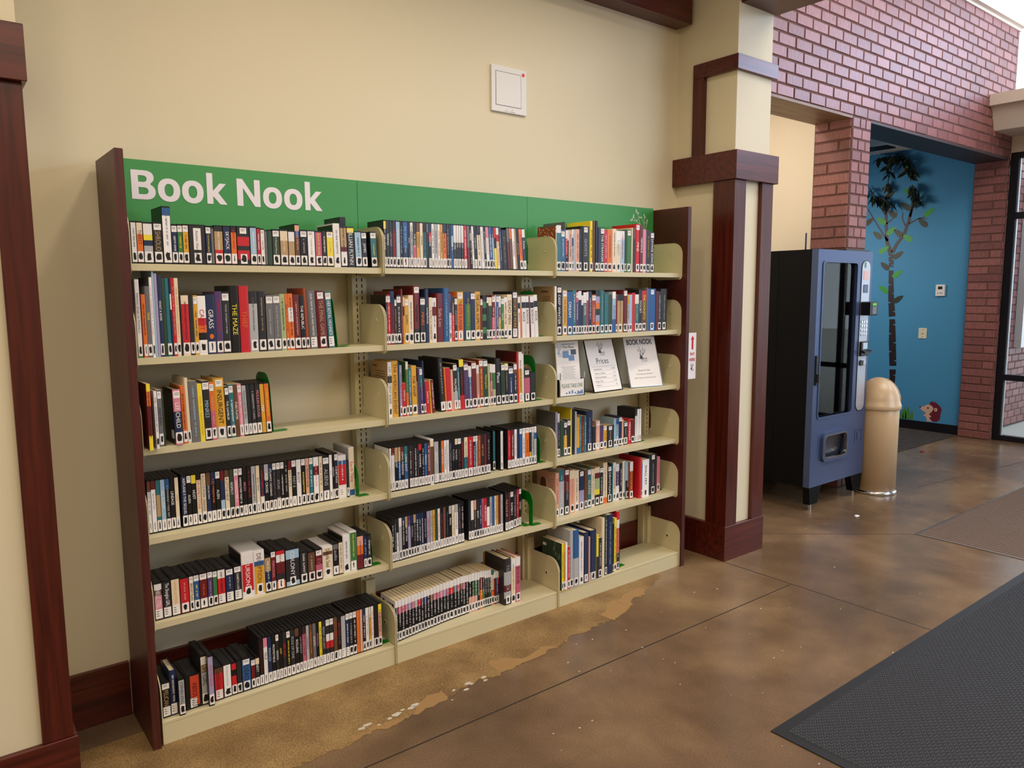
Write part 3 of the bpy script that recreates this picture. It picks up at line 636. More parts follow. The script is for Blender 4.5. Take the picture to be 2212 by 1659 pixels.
# ================================================================== BOOKS, DISC CASES, COMICS
DATA = """#11
-0.0020|0.0210|0.137|0.008|0.0|d|w|b|~|g
0.0190|0.0195|0.137|0.008|0.0|d|c2o4m1|b|THIRST|d
0.0384|0.0305|0.135|0.008|0.0|d|w2y1b1s2w1|b||
0.0689|0.0300|0.137|0.008|0.0|a|w2k6|tb|SHROUD|t
0.0989|0.0277|0.190|0.008|0.0|d|B1W6|b|~|g
0.1265|0.0186|0.133|0.008|0.0|d|w1b4|tb|~|w
0.1452|0.0169|0.134|0.008|0.0|d|w1G4|tb|~|y
0.1621|0.0190|0.135|0.008|0.0|d|w1m4|tb|~|d
0.1811|0.0560|0.135|0.008|0.0|a|k|bS|Another Warning|K
0.2371|0.0177|0.133|0.008|0.0|d|w1b4|tb|THE MATING SEASON|y
0.2548|0.0099|0.129|0.008|0.0|d|g|||
0.2647|0.0310|0.136|0.008|0.0|d|k1t4r3|b|~|w
0.2956|0.0263|0.136|0.008|0.0|p|b|b|SKYJACK|W
0.3219|0.0205|0.137|0.008|0.0|d|k1o6|x|~|r
0.3424|0.0472|0.137|0.008|0.0|a|k2r2k1r2k1|tb||
0.3895|0.0243|0.138|0.008|0.0|d|l|b|~|W
0.4138|0.0138|0.135|0.008|0.0|d|r|b|~|w
0.4277|0.0150|0.132|0.008|0.1|d|w|tb|Lost City|k
0.4427|0.0097|0.128|0.008|0.1|d|g|||
0.4524|0.0184|0.129|0.008|0.1|a|e|||
0.4708|0.0285|0.132|0.008|0.2|p|w2e5|tb|A Painted House|c
0.4993|0.0311|0.132|0.008|0.3|p|c2t5|b|~|c
0.5304|0.0259|0.130|0.008|0.3|p|w2t4w1|b||
0.5563|0.0193|0.155|0.008|0.4|p|f1B1n5|b|~|f
0.5756|0.0299|0.135|0.008|0.5|a|K|tb|~|s
0.6055|0.0302|0.135|0.008|0.5|h|W|tb|COUNTRY SUMMER|g
0.6357|0.0283|0.133|0.008|0.6|p|P|b|BONE BY BONE|y
0.6640|0.0178|0.135|0.008|0.7|d|k|b|~|w
0.6819|0.0288|0.136|0.008|0.8|p|w1y5|tb|~|m
0.7107|0.0292|0.165|0.008|1.1|v|w|b|~|g
0.7399|0.0283|0.190|0.008|1.3|d|K2t4d1w2d1|x|~|k
0.7682|0.0324|0.155|0.008|1.6|h|y1k7||GILLIAN FLYNN|w
0.8007|0.0298|0.140|0.008|1.9|p|l|b|~|k
0.8305|0.0235|0.139|0.008|2.1|p|w1k5|tb|JAMES|W
0.8694|0.0273|0.141|0.008|2.4|p|w1a5|tb|~|y
#12
0.0026|0.0134|0.258|0.006|0.0|p|w5G1|b|MAKING SENSE OF PHONICS|g
0.0160|0.0039|0.210|0.006|0.0|p|d|||
0.0200|0.0122|0.209|0.006|0.0|p|o|x|~|d
0.0322|0.0145|0.236|0.006|0.0|p|g|b|YEAR|y
0.0468|0.0091|0.265|0.006|0.0|p|W|b|~|p
0.0559|0.0064|0.289|0.006|0.0|p|l|||
0.0623|0.0092|0.278|0.006|0.0|p|i|||
0.0715|0.0129|0.271|0.007|0.0|p|b|b|WHAT A RIVER|W
0.0845|0.0097|0.262|0.007|0.0|p|e|||
0.0941|0.0149|0.262|0.007|0.0|h|a|b||
0.1091|0.0053|0.262|0.007|0.0|p|b1w1b3|||
0.1144|0.0107|0.263|0.007|0.0|p|r|b|~|f
0.1251|0.0125|0.263|0.007|0.0|p|c|b|~|m
0.1377|0.0061|0.205|0.007|0.0|p|K|||
0.1438|0.0243|0.205|0.007|0.0|p|c1r5c1|b|~|d
0.1682|0.0151|0.205|0.007|0.0|p|k|b||
0.1833|0.0136|0.205|0.007|0.0|p|w1m4|tb|~|b
0.1970|0.0275|0.203|0.007|0.0|p|W3r1o1K1W2|b|CABOT|r
0.2246|0.0319|0.207|0.008|0.0|p|b|x|GRASS|W
0.2566|0.0232|0.218|0.008|0.0|p|u|b|~|r
0.2799|0.0255|0.216|0.008|0.0|p|w1k5|tb|~|s
0.3055|0.0352|0.238|0.008|0.0|h|K||THE MAZE|y
0.3408|0.0337|0.237|0.009|0.0|p|r||THIEF|o
0.3746|0.0306|0.217|0.009|0.0|p|k1s4|b|~|g
0.4053|0.0325|0.218|0.009|0.0|h|k|b|~|t
0.4379|0.0266|0.204|0.009|0.4|p|w1g5|tb|~|s
0.4645|0.0279|0.205|0.009|0.6|p|w1g5|tb|~|s
0.4924|0.0197|0.208|0.010|0.9|p|v|b|~|k
0.5122|0.0109|0.208|0.010|1.2|p|o|b|~|d
0.5232|0.0202|0.209|0.010|1.3|p|o1w1o2|b|~|d
0.5435|0.0251|0.204|0.010|1.5|p|d|b|~|f
0.5687|0.0187|0.202|0.010|1.8|p|K|b|THE REPUBLIC|W
0.5874|0.0145|0.229|0.010|2.0|h|R|b||
0.6019|0.0354|0.220|0.010|2.2|h|g|n|OUR YEAR IN LOVE AND PARTIES|W
0.6375|0.0412|0.218|0.010|2.7|h|w1d5|tb|THE FINAL GAME|t
0.6788|0.0240|0.216|0.011|3.2|p|w1a5|tn|HER ROYAL HIGHNESS|W
#13
0.0067|0.0130|0.222|-0.045|0.0|p|y1o2d4y2||~|k
0.0313|0.0088|0.196|0.005|0.2|p|b|b||
0.0318|0.0100|0.195|-0.030|0.2|p|W|b|~|b
0.0505|0.0149|0.194|0.006|0.3|p|w1g5|tb|MARY BEAN|k
0.0654|0.0051|0.193|0.006|0.5|p|e|||
0.0996|0.0251|0.192|-0.005|0.8|h|w1p2b2p1|tb|LEE CHILD|W
0.1281|0.0144|0.202|0.008|1.0|p|o|b|~|k
0.1425|0.0129|0.228|0.008|1.0|h|c|b||
0.1555|0.0292|0.215|0.008|1.1|p|g||~|l
0.1849|0.0163|0.204|0.009|1.2|p|y||~|m
0.2014|0.0241|0.212|0.009|1.2|p|w1k5|tb|MINRS3|l
0.2256|0.0162|0.205|0.010|1.3|p|w1o2P2|tb|~|f
0.2419|0.0363|0.218|0.010|1.3|h|w1m4s1|tb|INSURGENT|K
0.2785|0.0142|0.187|0.011|1.5|p|w1k5|tb|THE GAMBLER|W
0.2928|0.0167|0.193|0.011|1.5|p|w1a5|tb|~|W
0.3096|0.0144|0.192|0.012|1.6|p|n||PURE PLATES|W
0.3241|0.0150|0.192|0.012|1.6|p|w1p5|tx|~|W
0.3393|0.0166|0.190|0.012|1.6|d|s|x|MANCHESTER SEA|g
0.3560|0.0135|0.190|0.013|1.7|d|k|x||
0.3696|0.0185|0.190|0.013|1.7|d|k|x|~|s
0.3882|0.0174|0.190|0.013|1.8|d|k|x|MOULIN ROUGE|p
0.4058|0.0163|0.190|0.014|1.8|d|m||VEEP|W
0.4223|0.0190|0.190|0.014|1.9|d|o|b|~|y
#14
0.0082|0.0113|0.190|0.045|0.0|d|n1w4|x|~|g
0.0195|0.0161|0.190|0.045|0.0|d|d1W5|x|Jerry and Tom|g
0.0356|0.0143|0.190|0.045|0.0|d|a2t3a2|x||
0.0499|0.0163|0.190|0.045|0.0|d|l|x|ALL IS LOST|W
0.0662|0.0145|0.190|0.045|0.0|d|B1k4|x|~|s
0.0807|0.0165|0.190|0.046|0.0|d|K|x|LINEAGE|W
0.0973|0.0137|0.190|0.046|0.0|d|c|x|Juliette|t
0.1189|0.0188|0.190|0.046|0.0|d|b|b|AIRPLANE II THE SEQUEL|W
0.1377|0.0150|0.190|0.046|0.0|d|w1K5|tx|ALIEN|w
0.1527|0.0171|0.190|0.046|0.0|d|y1K5|x|HOST|W
0.1698|0.0162|0.190|0.046|0.0|d|K1c8|b|THE FAMILY STONE|r
0.1860|0.0173|0.190|0.046|0.0|d|c|b|A CLOCKWORK ORANGE|k
0.2034|0.0164|0.190|0.046|0.0|d|n1b3|x|are you here|W
0.2199|0.0166|0.190|0.047|0.0|d|b1K3|x|~|o
0.2365|0.0167|0.190|0.047|0.0|d|w1K5|tx|ALIEN|w
0.2532|0.0158|0.190|0.047|0.0|d|d1b2l2|b||
0.2690|0.0169|0.190|0.047|0.0|d|n1c6|b|A LITTLE HELP|k
0.2860|0.0160|0.190|0.047|0.0|d|e|b|RESPECT|w
0.3020|0.0172|0.190|0.047|0.0|d|w1p4|tb|HANGOVER II|W
0.3193|0.0141|0.190|0.047|0.0|d|w1K4|tb|HANGOVER PART III|W
0.3334|0.0163|0.190|0.047|0.0|d|K|x|ARGO|p
0.3497|0.0165|0.190|0.047|0.0|d|K|b|~|r
0.3662|0.0177|0.190|0.048|0.0|d|s|b|~|k
0.3839|0.0148|0.190|0.048|0.0|d|c|x|BAD MAN|g
0.3987|0.0163|0.190|0.048|0.0|d|k2b2w2|b|~|r
0.4151|0.0176|0.190|0.048|0.0|d|s2K4|x|ALEX CROSS|W
0.4327|0.0142|0.190|0.048|0.0|d|b1K4|b|ATLANTIC CROSSING|W
0.4469|0.0142|0.190|0.048|0.0|d|w1k5|tx|~|g
0.4612|0.0167|0.190|0.048|0.0|d|w1k3s1|tx|ATLAS|s
0.4779|0.0144|0.190|0.048|0.0|d|w1K5|tb|~|w
0.4924|0.0157|0.190|0.048|0.0|d|K|b|~|s
0.5082|0.0146|0.190|0.048|0.0|d|d1c4|x|BEN IS BACK|k
0.5228|0.0179|0.190|0.049|0.0|d|w1K5|tx|PART II|s
0.5408|0.0203|0.190|0.049|0.0|d|w|x|BODY|k
0.5611|0.0170|0.190|0.049|0.0|d|w1K5|tb|~|y
0.5781|0.0156|0.190|0.049|0.0|d|f|b|A PRIVATE WAR|k
0.5937|0.0164|0.190|0.049|0.0|d|w1a4|tb|~|w
0.6102|0.0237|0.190|0.049|0.0|d|W1d1W3|b|~|p
0.6339|0.0159|0.190|0.049|0.0|d|c|x|~|d
0.6499|0.0277|0.182|0.049|0.0|a|w1k5|tx|ALIENS|s
0.6777|0.0131|0.190|0.049|0.0|d|W|x|Amy|p
0.6908|0.0092|0.190|0.050|0.0|d|K|x|ANONYMITY|W
0.7000|0.0153|0.190|0.050|0.0|d|w1k5|tb|A QUIET PLACE|W
0.7154|0.0365|0.177|0.050|0.0|v|w1B1r5w3|n|~|W
0.7520|0.0116|0.151|0.050|0.0|d|k|x||
0.7636|0.0239|0.204|0.050|0.0|v|c7B1||Earth Time|r
#15
0.0044|0.0267|0.135|0.022|0.0|a|w1n1p4|n|DANIELLE STEEL|W
0.0312|0.0286|0.136|0.022|0.0|a|k|n|The Shanghai GIRL|W
0.0598|0.0290|0.138|0.022|0.0|a|c|n|DANIELLE STEEL|m
0.0888|0.0317|0.133|0.022|0.0|a|r|b|~|f
0.1205|0.0153|0.135|0.022|0.0|d|w1c4|tb|BRIDGET PLAIN|k
0.1359|0.0191|0.136|0.022|0.0|d|w1B4|tb|~|y
0.1550|0.0280|0.136|0.022|0.0|a|w1d5|tx|~|o
0.1830|0.0188|0.137|0.022|0.0|d|w1u4|tb|~|i
0.2018|0.0159|0.135|0.022|0.0|d|w1G4|tb||
0.2177|0.0288|0.135|0.022|0.0|a|w1r3|n|~|K
0.2465|0.0299|0.131|0.022|0.0|a|w1b4|tn|~|s
0.2764|0.0295|0.134|0.022|0.0|a|w1k4|tn|ZABETH LOS|W
0.3059|0.0455|0.176|0.022|0.0|v|w2r5w1|b|RECURSION|W
0.3515|0.0416|0.172|0.022|0.0|v|w2B1m6|b|DECEPTION|n
0.3930|0.0238|0.141|0.022|0.0|a|t2b3|b|~|w
0.4168|0.0182|0.160|0.022|0.0|a|w1d4|tx|PERSONAL|p
0.4351|0.0371|0.158|0.022|0.0|a|r1w2d3k2o2|x|~|d
0.4722|0.0581|0.152|0.022|0.0|a|l2k5l1|b|COLONY|W
0.5303|0.0322|0.130|0.022|0.0|a|k|b|DARK SUMMIT|W
0.5625|0.0313|0.123|0.022|0.0|a|n|b|~|s
0.5938|0.0298|0.126|0.022|0.0|a|w1d2P2|tb|EVE|P
0.6236|0.0448|0.128|0.022|0.0|v|c1n1c6|b|Danielle Steel|k
0.6684|0.0245|0.134|0.022|0.0|a|g1K5|x|audio|s
0.6929|0.0192|0.137|0.022|0.0|p|c||~|g
0.7121|0.0305|0.160|0.022|0.0|v|w|b|~|k
0.7426|0.0309|0.167|0.022|0.0|v|G|x|~|y
0.7734|0.0304|0.145|0.022|0.0|p|f2o2d3||~|d
0.8038|0.0161|0.140|0.022|0.0|d|b|x|~|s
0.8199|0.0193|0.139|0.022|0.0|d|k|b|~|w
#16
0.0028|0.0270|0.131|0.022|0.0|a|w1K4|tn|PELICAN|t
0.0298|0.0221|0.166|0.022|0.0|h|b|n|~|w
0.0531|0.0204|0.135|0.002|0.0|d|s|b|STEPHEN KING|K
0.0791|0.0560|0.127|0.023|0.0|a|K|nR|ABSOLUTE|K
0.1352|0.0254|0.187|0.023|0.0|a|w1t1s4|b|LIFE GIRL|k
0.1537|0.0191|0.190|0.000|0.0|d|i|b|PRETENDER|P
0.1799|0.0329|0.127|0.023|0.0|a|n1r5|n|Danielle Steel|d
0.2129|0.0288|0.129|0.024|0.0|a|W|b|The Women of the Castle|g
0.2418|0.0194|0.127|0.024|0.0|a|r1K1r3|b||
0.2613|0.0187|0.130|0.024|0.0|d|k|b||
0.2801|0.0341|0.130|0.024|0.0|a|w1B4|tb|DEAD|k
0.3143|0.0162|0.119|0.024|0.0|a|w1d4|tb||
0.3305|0.0161|0.120|0.024|0.0|d|c1k4|x|NEXT|w
0.3466|0.0161|0.190|0.024|0.0|d|K|x|~|d
0.3628|0.0163|0.190|0.024|0.0|d|p1w4|x|TRUE|k
0.3791|0.0164|0.190|0.025|0.0|d|b|x|PRINCESS|l
0.3955|0.0152|0.190|0.025|0.0|d|K|x|PROMETHEUS|W
0.4108|0.0128|0.190|0.025|0.0|d|w1k5|tx|RIDDICK|W
0.4235|0.0136|0.190|0.025|0.0|d|K|x|QUIET|y
0.4372|0.0160|0.190|0.025|0.0|d|k|x|RED DOG|r
0.4532|0.0156|0.190|0.025|0.0|d|w1K5|tx|~|y
0.4689|0.0183|0.190|0.025|0.0|d|k|x|RULE OF ONE|s
0.4874|0.0171|0.190|0.026|0.0|d|n1K5|x|ROLLING|W
0.5047|0.0125|0.190|0.026|0.0|d|K|x|LAST CONFLICT|s
0.5172|0.0155|0.190|0.026|0.0|d|k1P5|x|~|d
0.5328|0.0126|0.190|0.026|0.0|d|s|x|CONTRACT|B
0.5456|0.0143|0.190|0.027|0.0|d|n|x|~|o
0.5600|0.0149|0.190|0.027|0.0|d|g|x|LEGION|w
0.5750|0.0115|0.190|0.027|0.0|d|K|x|RAGING BULL|p
0.5866|0.0124|0.190|0.027|0.0|d|y|x|~|k
0.5991|0.0166|0.190|0.028|0.0|d|k|n|READY OR NOT|s
0.6158|0.0161|0.190|0.028|0.0|d|w1k2w1r1k2|tx||
0.6320|0.0168|0.190|0.028|0.0|d|w1k2w1r1k2|tx||
0.6490|0.0169|0.190|0.028|0.0|d|n|b|RED|r
0.6660|0.0156|0.190|0.029|0.0|d|K|x|~|r
0.6817|0.0200|0.185|0.029|0.0|a|s|n||
0.7019|0.0158|0.190|0.029|0.0|d|w1b4|tn|~|w
0.7179|0.0165|0.190|0.030|0.0|d|w1k5|tb|~|s
0.7345|0.0163|0.190|0.030|0.0|d|w1K5|tb|~|W
0.7510|0.0144|0.190|0.030|0.0|d|o|||
0.7655|0.0127|0.190|0.030|0.0|d|f|||
0.7783|0.0134|0.190|0.030|0.0|d|b1K3|b|~|W
0.7918|0.0155|0.190|0.031|0.0|d|w|b|~|s
0.8074|0.0099|0.190|0.031|0.0|d|c1m3|b|~|k
0.8174|0.0121|0.190|0.031|0.0|d|w|n|~|r
0.8296|0.0212|0.190|0.031|0.0|d|K|b||
0.8510|0.0168|0.190|0.032|0.0|d|y1f4|b|THE BRAIN RULE|k
#21
0.9254|0.0119|0.190|0.008|0.0|d|y1K5|x|~|w
0.9372|0.0147|0.190|0.008|0.0|d|k|b|TRESPASS|W
0.9519|0.0137|0.190|0.008|0.0|d|k|b|LAST NIGHT|s
0.9656|0.0159|0.190|0.008|0.0|d|k1d3|b|~|r
0.9815|0.0192|0.190|0.008|0.0|d|l|b|~|W
1.0007|0.0114|0.190|0.008|0.0|d|K|b|~|l
1.0121|0.0253|0.190|0.008|0.0|d|B4b3|x|~|l
1.0374|0.0098|0.190|0.008|0.0|d|b|x|TRACE|W
1.0472|0.0142|0.190|0.008|0.0|d|w1s4|x|~|k
1.0614|0.0154|0.190|0.008|0.0|d|k2P2|x|THE COVE|w
1.0768|0.0162|0.190|0.008|0.0|d|n1m4|x|LODGING|k
1.0930|0.0156|0.190|0.008|0.0|d|c|x|JOURNEY|k
1.1086|0.0164|0.190|0.008|0.0|d|K1a4|x|~|k
1.1249|0.0110|0.190|0.008|0.0|d|g1k4|||
1.1360|0.0136|0.190|0.008|0.0|d|b1r1K3|x|OPHIDER|W
1.1496|0.0148|0.190|0.008|0.0|d|w|x|~|k
1.1644|0.0149|0.190|0.008|0.0|d|s|x|~|k
1.1793|0.0138|0.190|0.008|0.0|d|w|x|~|r
1.1931|0.0127|0.190|0.008|0.0|d|m|x|~|k
1.2058|0.0193|0.190|0.008|0.0|d|b1o4|x|~|d
1.2252|0.0134|0.190|0.008|0.0|d|k|b|~|s
1.2385|0.0099|0.190|0.008|0.0|d|b|b||
1.2484|0.0113|0.190|0.008|0.0|d|B1l1B2||A PETAL|W
1.2598|0.0157|0.190|0.008|0.0|d|w2k3|x|ME BEFORE|w
1.2755|0.0119|0.190|0.008|0.0|d|w2k3|x|ME BEFORE|w
1.2874|0.0136|0.190|0.008|0.1|d|w2k3|x|ME SELFISH|w
1.3010|0.0145|0.190|0.008|0.6|d|w2k3|x|ME SELFISH|w
1.3154|0.0177|0.190|0.008|1.0|d|r|x|~|w
1.3332|0.0168|0.190|0.008|1.5|d|g2d2|||
1.3500|0.0099|0.190|0.008|2.1|d|K1s1K4||~|W
1.3599|0.0124|0.190|0.008|2.4|d|W|x|~|k
1.3722|0.0159|0.190|0.008|2.7|d|K|x|ARBITERS|s
1.3882|0.0212|0.190|0.008|3.0|d|k1c4|x|~|k
1.4094|0.0173|0.190|0.008|3.1|d|w||~|s
1.4267|0.0107|0.190|0.008|3.2|d|K|b|~|w
1.4374|0.0180|0.190|0.008|3.2|d|p1w3|b|~|p
1.4554|0.0167|0.190|0.008|3.3|d|B|b|~|w
1.4722|0.0101|0.190|0.008|3.3|d|b1l3|b|~|w
1.4823|0.0138|0.190|0.008|3.4|d|r1K1y2|||
1.4960|0.0164|0.190|0.008|3.4|d|w1r1c4||~|r
1.5125|0.0134|0.190|0.008|3.5|d|b||~|l
1.5258|0.0295|0.177|0.008|3.5|a|K||~|t
1.5554|0.0153|0.190|0.008|3.6|d|g1d2|||
1.5707|0.0151|0.190|0.008|3.7|d|o1n3|||
1.5858|0.0167|0.190|0.008|3.7|d|W||MURDERERS|r
1.6024|0.0088|0.190|0.008|3.8|d|t|||
1.6113|0.0150|0.190|0.008|3.8|d|K||MONSTER|t
1.6263|0.0190|0.190|0.008|3.9|d|o|b|~|r
1.6453|0.0188|0.190|0.008|3.9|d|w1b4|x|FOOL|W
#22
0.9286|0.0068|0.202|0.010|0.0|p|w1k4|tb|~|s
0.9353|0.0132|0.202|0.010|0.0|p|w1r4|tb|~|w
0.9485|0.0188|0.217|0.010|0.0|p|b1d3|b|~|b
0.9673|0.0101|0.187|0.010|0.0|p|w1k4|tb|~|m
0.9774|0.0205|0.200|0.010|0.0|p|w1k4|tb|~|w
0.9979|0.0098|0.225|0.010|0.0|h|d||~|p
1.0077|0.0070|0.193|0.010|0.0|p|c1k1m3|||
1.0147|0.0189|0.188|0.010|0.0|p|w1m4|tb|QUEEN|e
1.0335|0.0232|0.200|0.010|0.0|p|c|b|~|B
1.0567|0.0324|0.239|0.010|0.0|h|w1d3k1|tb|Happiness|k
1.0891|0.0249|0.190|0.010|0.0|p|w1k3|tb|MINRS|o
1.1140|0.0194|0.225|0.010|0.0|h|b||Loving Bravely|W
1.1333|0.0154|0.190|0.010|0.0|p|c||~|n
1.1487|0.0203|0.188|0.010|0.0|p|w1d1w3|b|~|d
1.1690|0.0362|0.207|0.010|0.0|h|d||Safe Lies|f
1.2052|0.0300|0.229|0.010|0.0|h|B||~|l
1.2352|0.0114|0.206|0.010|0.0|p|u2w3|b|~|k
1.2467|0.0148|0.193|0.010|0.0|p|k2r3||~|w
1.2615|0.0145|0.189|0.010|0.0|p|w1k3|tb|ALEXANDER|s
1.2760|0.0323|0.213|0.010|0.0|p|w1m1o3|tx|THE KITE RUNNER|d
1.3083|0.0107|0.211|0.010|0.0|p|b|||
1.3190|0.0277|0.213|0.010|0.0|p|b1G3|x|~|m
1.3467|0.0242|0.211|0.010|0.0|p|w1b4|tb||
1.3709|0.0277|0.213|0.010|0.0|p|m|b|THE USUAL SUSPECTS|K
1.3986|0.0130|0.184|0.010|0.0|p|w1d3|tb||
1.4115|0.0217|0.197|0.010|0.0|p|K1G1K1G1K1G1K1|||
1.4332|0.0112|0.193|0.010|0.0|p|w1k4|tb||
1.4444|0.0183|0.188|0.010|0.0|p|c1e4|b||
1.4627|0.0184|0.197|0.010|0.0|p|w1d2P2|tb|~|w
1.4810|0.0057|0.197|0.010|0.0|p|w1p3|||
1.4867|0.0143|0.197|0.010|0.0|p|w1B3|tb|~|w
1.5010|0.0129|0.192|0.010|0.0|p|w1n1m2|b|~|w
1.5139|0.0173|0.187|0.010|0.0|p|w1G4|tb|VOTE|w
1.5312|0.0188|0.187|0.010|0.0|p|w1c3k1|b|~|k
1.5500|0.0278|0.200|0.010|0.0|p|c|b|DEAD MEN|n
1.5778|0.0370|0.214|0.010|0.1|h|w1k3|tx|STORY OF MORE|m
1.6148|0.0140|0.188|0.010|0.9|p|w1K1w5||BOROCK|k
1.6288|0.0099|0.138|0.010|1.2|p|o|||
1.6387|0.0232|0.191|0.010|1.4|p|w1K1w5||ROCK|k
1.6619|0.0222|0.191|0.010|1.9|p|w1K1w5||BOROCK|k
1.6841|0.0082|0.190|0.010|2.3|p|d|||
1.6923|0.0230|0.190|0.010|2.5|p|w1K1w5||BOROCK|d
1.7154|0.0220|0.197|0.010|3.0|p|w1K1w5||ROCK|k
#23
0.9400|0.0189|0.232|0.030|0.0|p|w2k1w5|b|LIFE IN ANCIENT ROME|g
0.9585|0.0286|0.235|0.029|0.0|p|m||THE AMERICAN EVENT|n
0.9864|0.0079|0.229|0.028|0.0|p|b|||
0.9942|0.0113|0.216|0.028|0.0|p|i|b|~|k
1.0052|0.0193|0.140|0.027|0.0|p|r|b|Sudden Ivy|w
1.0242|0.0129|0.229|0.026|0.5|p|w1G3o3|b|~|o
1.0368|0.0159|0.203|0.026|0.8|p|a|b|~|w
1.0524|0.0259|0.210|0.025|1.2|p|m|b|THE WHIP|d
1.0777|0.0067|0.141|0.025|1.8|p|g|||
1.0843|0.0100|0.199|0.024|1.9|p|u|||
1.0940|0.0155|0.199|0.024|2.2|p|w1a2u3|tb|~|i
1.1092|0.0103|0.229|0.023|2.5|h|b|b||
1.1192|0.0215|0.140|0.023|2.8|p|r||Sudden Ivy|w
1.1402|0.0081|0.143|0.022|3.2|p|m||GIAN|d
1.1482|0.0153|0.144|0.022|3.4|p|d||~|w
1.1923|0.0244|0.235|0.021|3.5|h|k|x|~|s
1.2164|0.0086|0.190|0.020|2.9|p|o|x||
1.2250|0.0237|0.190|0.020|2.7|p|r|x||
1.2487|0.0124|0.181|0.020|2.2|p|f|||
1.2611|0.0213|0.206|0.020|2.0|p|w1k3s1o1|tx|PALMER|W
1.2824|0.0114|0.187|0.020|1.9|p|a|x|~|w
1.2938|0.0235|0.222|0.020|1.9|p|y1K4r2||~|r
1.3173|0.0245|0.204|0.020|1.8|p|w1u4|tb|~|g
1.3418|0.0164|0.190|0.020|1.7|p|w1B3|b|~|w
1.3582|0.0273|0.208|0.020|1.7|p|w1d4|tb||
1.3856|0.0139|0.192|0.020|1.6|p|w1f4|b|~|g
1.3995|0.0233|0.216|0.020|1.5|p|w1R3|tb|~|y
1.4227|0.0246|0.214|0.020|1.4|p|w1e4|tb|Metropolis|y
1.4473|0.0128|0.193|0.020|1.4|p|v|x||
1.4601|0.0129|0.192|0.020|1.3|p|w1d1P3|b|~|w
1.4730|0.0175|0.189|0.020|1.3|p|w1G2v2|b||
1.4905|0.0319|0.215|0.020|1.2|h|k|b|Place|W
1.5224|0.0217|0.190|0.020|1.1|p|w1e4|tb|~|b
1.5441|0.0195|0.189|0.020|1.1|p|w1y1K5|tb|~|t
1.5635|0.0312|0.171|0.020|1.0|p|w1b4|tb|~|w
1.5948|0.0201|0.188|0.020|1.0|p|w1n1k3|tb|~|w
1.6149|0.0115|0.239|0.020|1.0|h|r|||
1.6263|0.0203|0.238|0.020|1.0|p|w2m4|x|~|k
1.6467|0.0101|0.229|0.020|1.0|p|w|||
1.6567|0.0375|0.155|0.020|1.0|d|w1k1P2k1|tx||
1.6943|0.0333|0.138|0.020|1.0|d|k|b||
#24
0.9246|0.0083|0.190|0.005|0.0|d|W|b|~|s
0.9329|0.0154|0.190|0.005|0.0|d|d1w5|x|~|s
0.9483|0.0162|0.190|0.005|0.0|d|t1K2|b|LOST|W
0.9646|0.0130|0.190|0.005|0.0|d|t2B4|x|~|W
0.9776|0.0164|0.190|0.005|0.0|d|d1K4|x|LONG WEEKEND|W
0.9940|0.0170|0.190|0.005|0.0|d|a2B3|x|LONG SHOT|W
1.0111|0.0078|0.190|0.005|0.0|d|k|||
1.0189|0.0123|0.190|0.005|0.0|d|k|x|~|w
1.0312|0.0099|0.190|0.005|0.0|d|k|x|~|r
1.0411|0.0161|0.190|0.005|0.0|d|K|x|~|w
1.0572|0.0062|0.190|0.005|0.0|d|k|x|~|i
1.0634|0.0162|0.190|0.005|0.0|d|r1K6|x|SUNSHINE|W
1.0796|0.0128|0.190|0.005|0.0|d|K|x|~|w
1.0925|0.0144|0.190|0.005|0.0|d|B|x|MIRACLE|W
1.1069|0.0152|0.190|0.005|0.0|d|d|x|~|w
1.1221|0.0186|0.199|0.005|0.0|v|c1n6|x||
1.1408|0.0242|0.190|0.005|0.0|d|s|n|BEAST|w
1.1650|0.0124|0.190|0.006|0.0|d|K|b|~|a
1.1775|0.0151|0.190|0.006|0.0|d|o|x|NOT TODAY|w
1.1926|0.0141|0.190|0.006|0.0|d|W|x|~|B
1.2068|0.0132|0.190|0.006|0.0|d|w|x|~|s
1.2200|0.0146|0.190|0.006|0.0|d|K|x|~|i
1.2345|0.0154|0.190|0.006|0.0|d|K|b|PLACEBO|s
1.2500|0.0139|0.190|0.006|0.0|d|c1K6|x|THE POST|w
1.2639|0.0188|0.190|0.006|0.0|d|w1K4|tx|~|r
1.2828|0.0156|0.190|0.006|0.0|d|k|x|~|r
1.2984|0.0210|0.190|0.006|0.0|d|c2a2|x|~|K
1.3194|0.0281|0.190|0.006|0.0|d|r|x|~|w
1.3475|0.0133|0.190|0.006|0.0|d|w1b4|tx|~|W
1.3609|0.0117|0.190|0.006|0.0|d|w1s4|tx|~|b
1.3726|0.0185|0.190|0.006|0.0|d|R|x|~|m
1.3911|0.0180|0.190|0.006|0.0|d|k|b|HIP HOP|t
1.4096|0.0142|0.190|0.007|0.0|d|d|b||
1.4254|0.0214|0.190|0.009|0.0|d|K|x|~|s
1.4840|0.0137|0.190|0.040|0.0|d|a|b||
1.5143|0.0156|0.190|0.022|0.0|d|w|x|~|s
1.5511|0.0185|0.190|0.015|0.0|d|r|x|~|p
1.5701|0.0204|0.190|0.015|0.0|d|d|x|~|w
1.5910|0.0163|0.190|0.016|0.0|d|W|x|~|P
1.6077|0.0146|0.190|0.017|0.0|d|b|x||
1.6227|0.0168|0.190|0.017|0.0|d|w1B4|tx||
1.6399|0.0185|0.190|0.017|0.0|d|w|tx|~|K
1.6588|0.0248|0.190|0.018|0.0|d|w1o3|tx|~|d
1.6842|0.0147|0.190|0.019|0.0|d|w1k2m1|tb||
1.6992|0.0151|0.190|0.019|0.0|d|w1s4|tb|~|k
1.7146|0.0158|0.190|0.019|0.0|d|w1B1s4|x||
1.7308|0.0057|0.190|0.020|0.0|d|k|||
#25
0.9263|0.0115|0.190|0.005|0.0|d|K|x|~|W
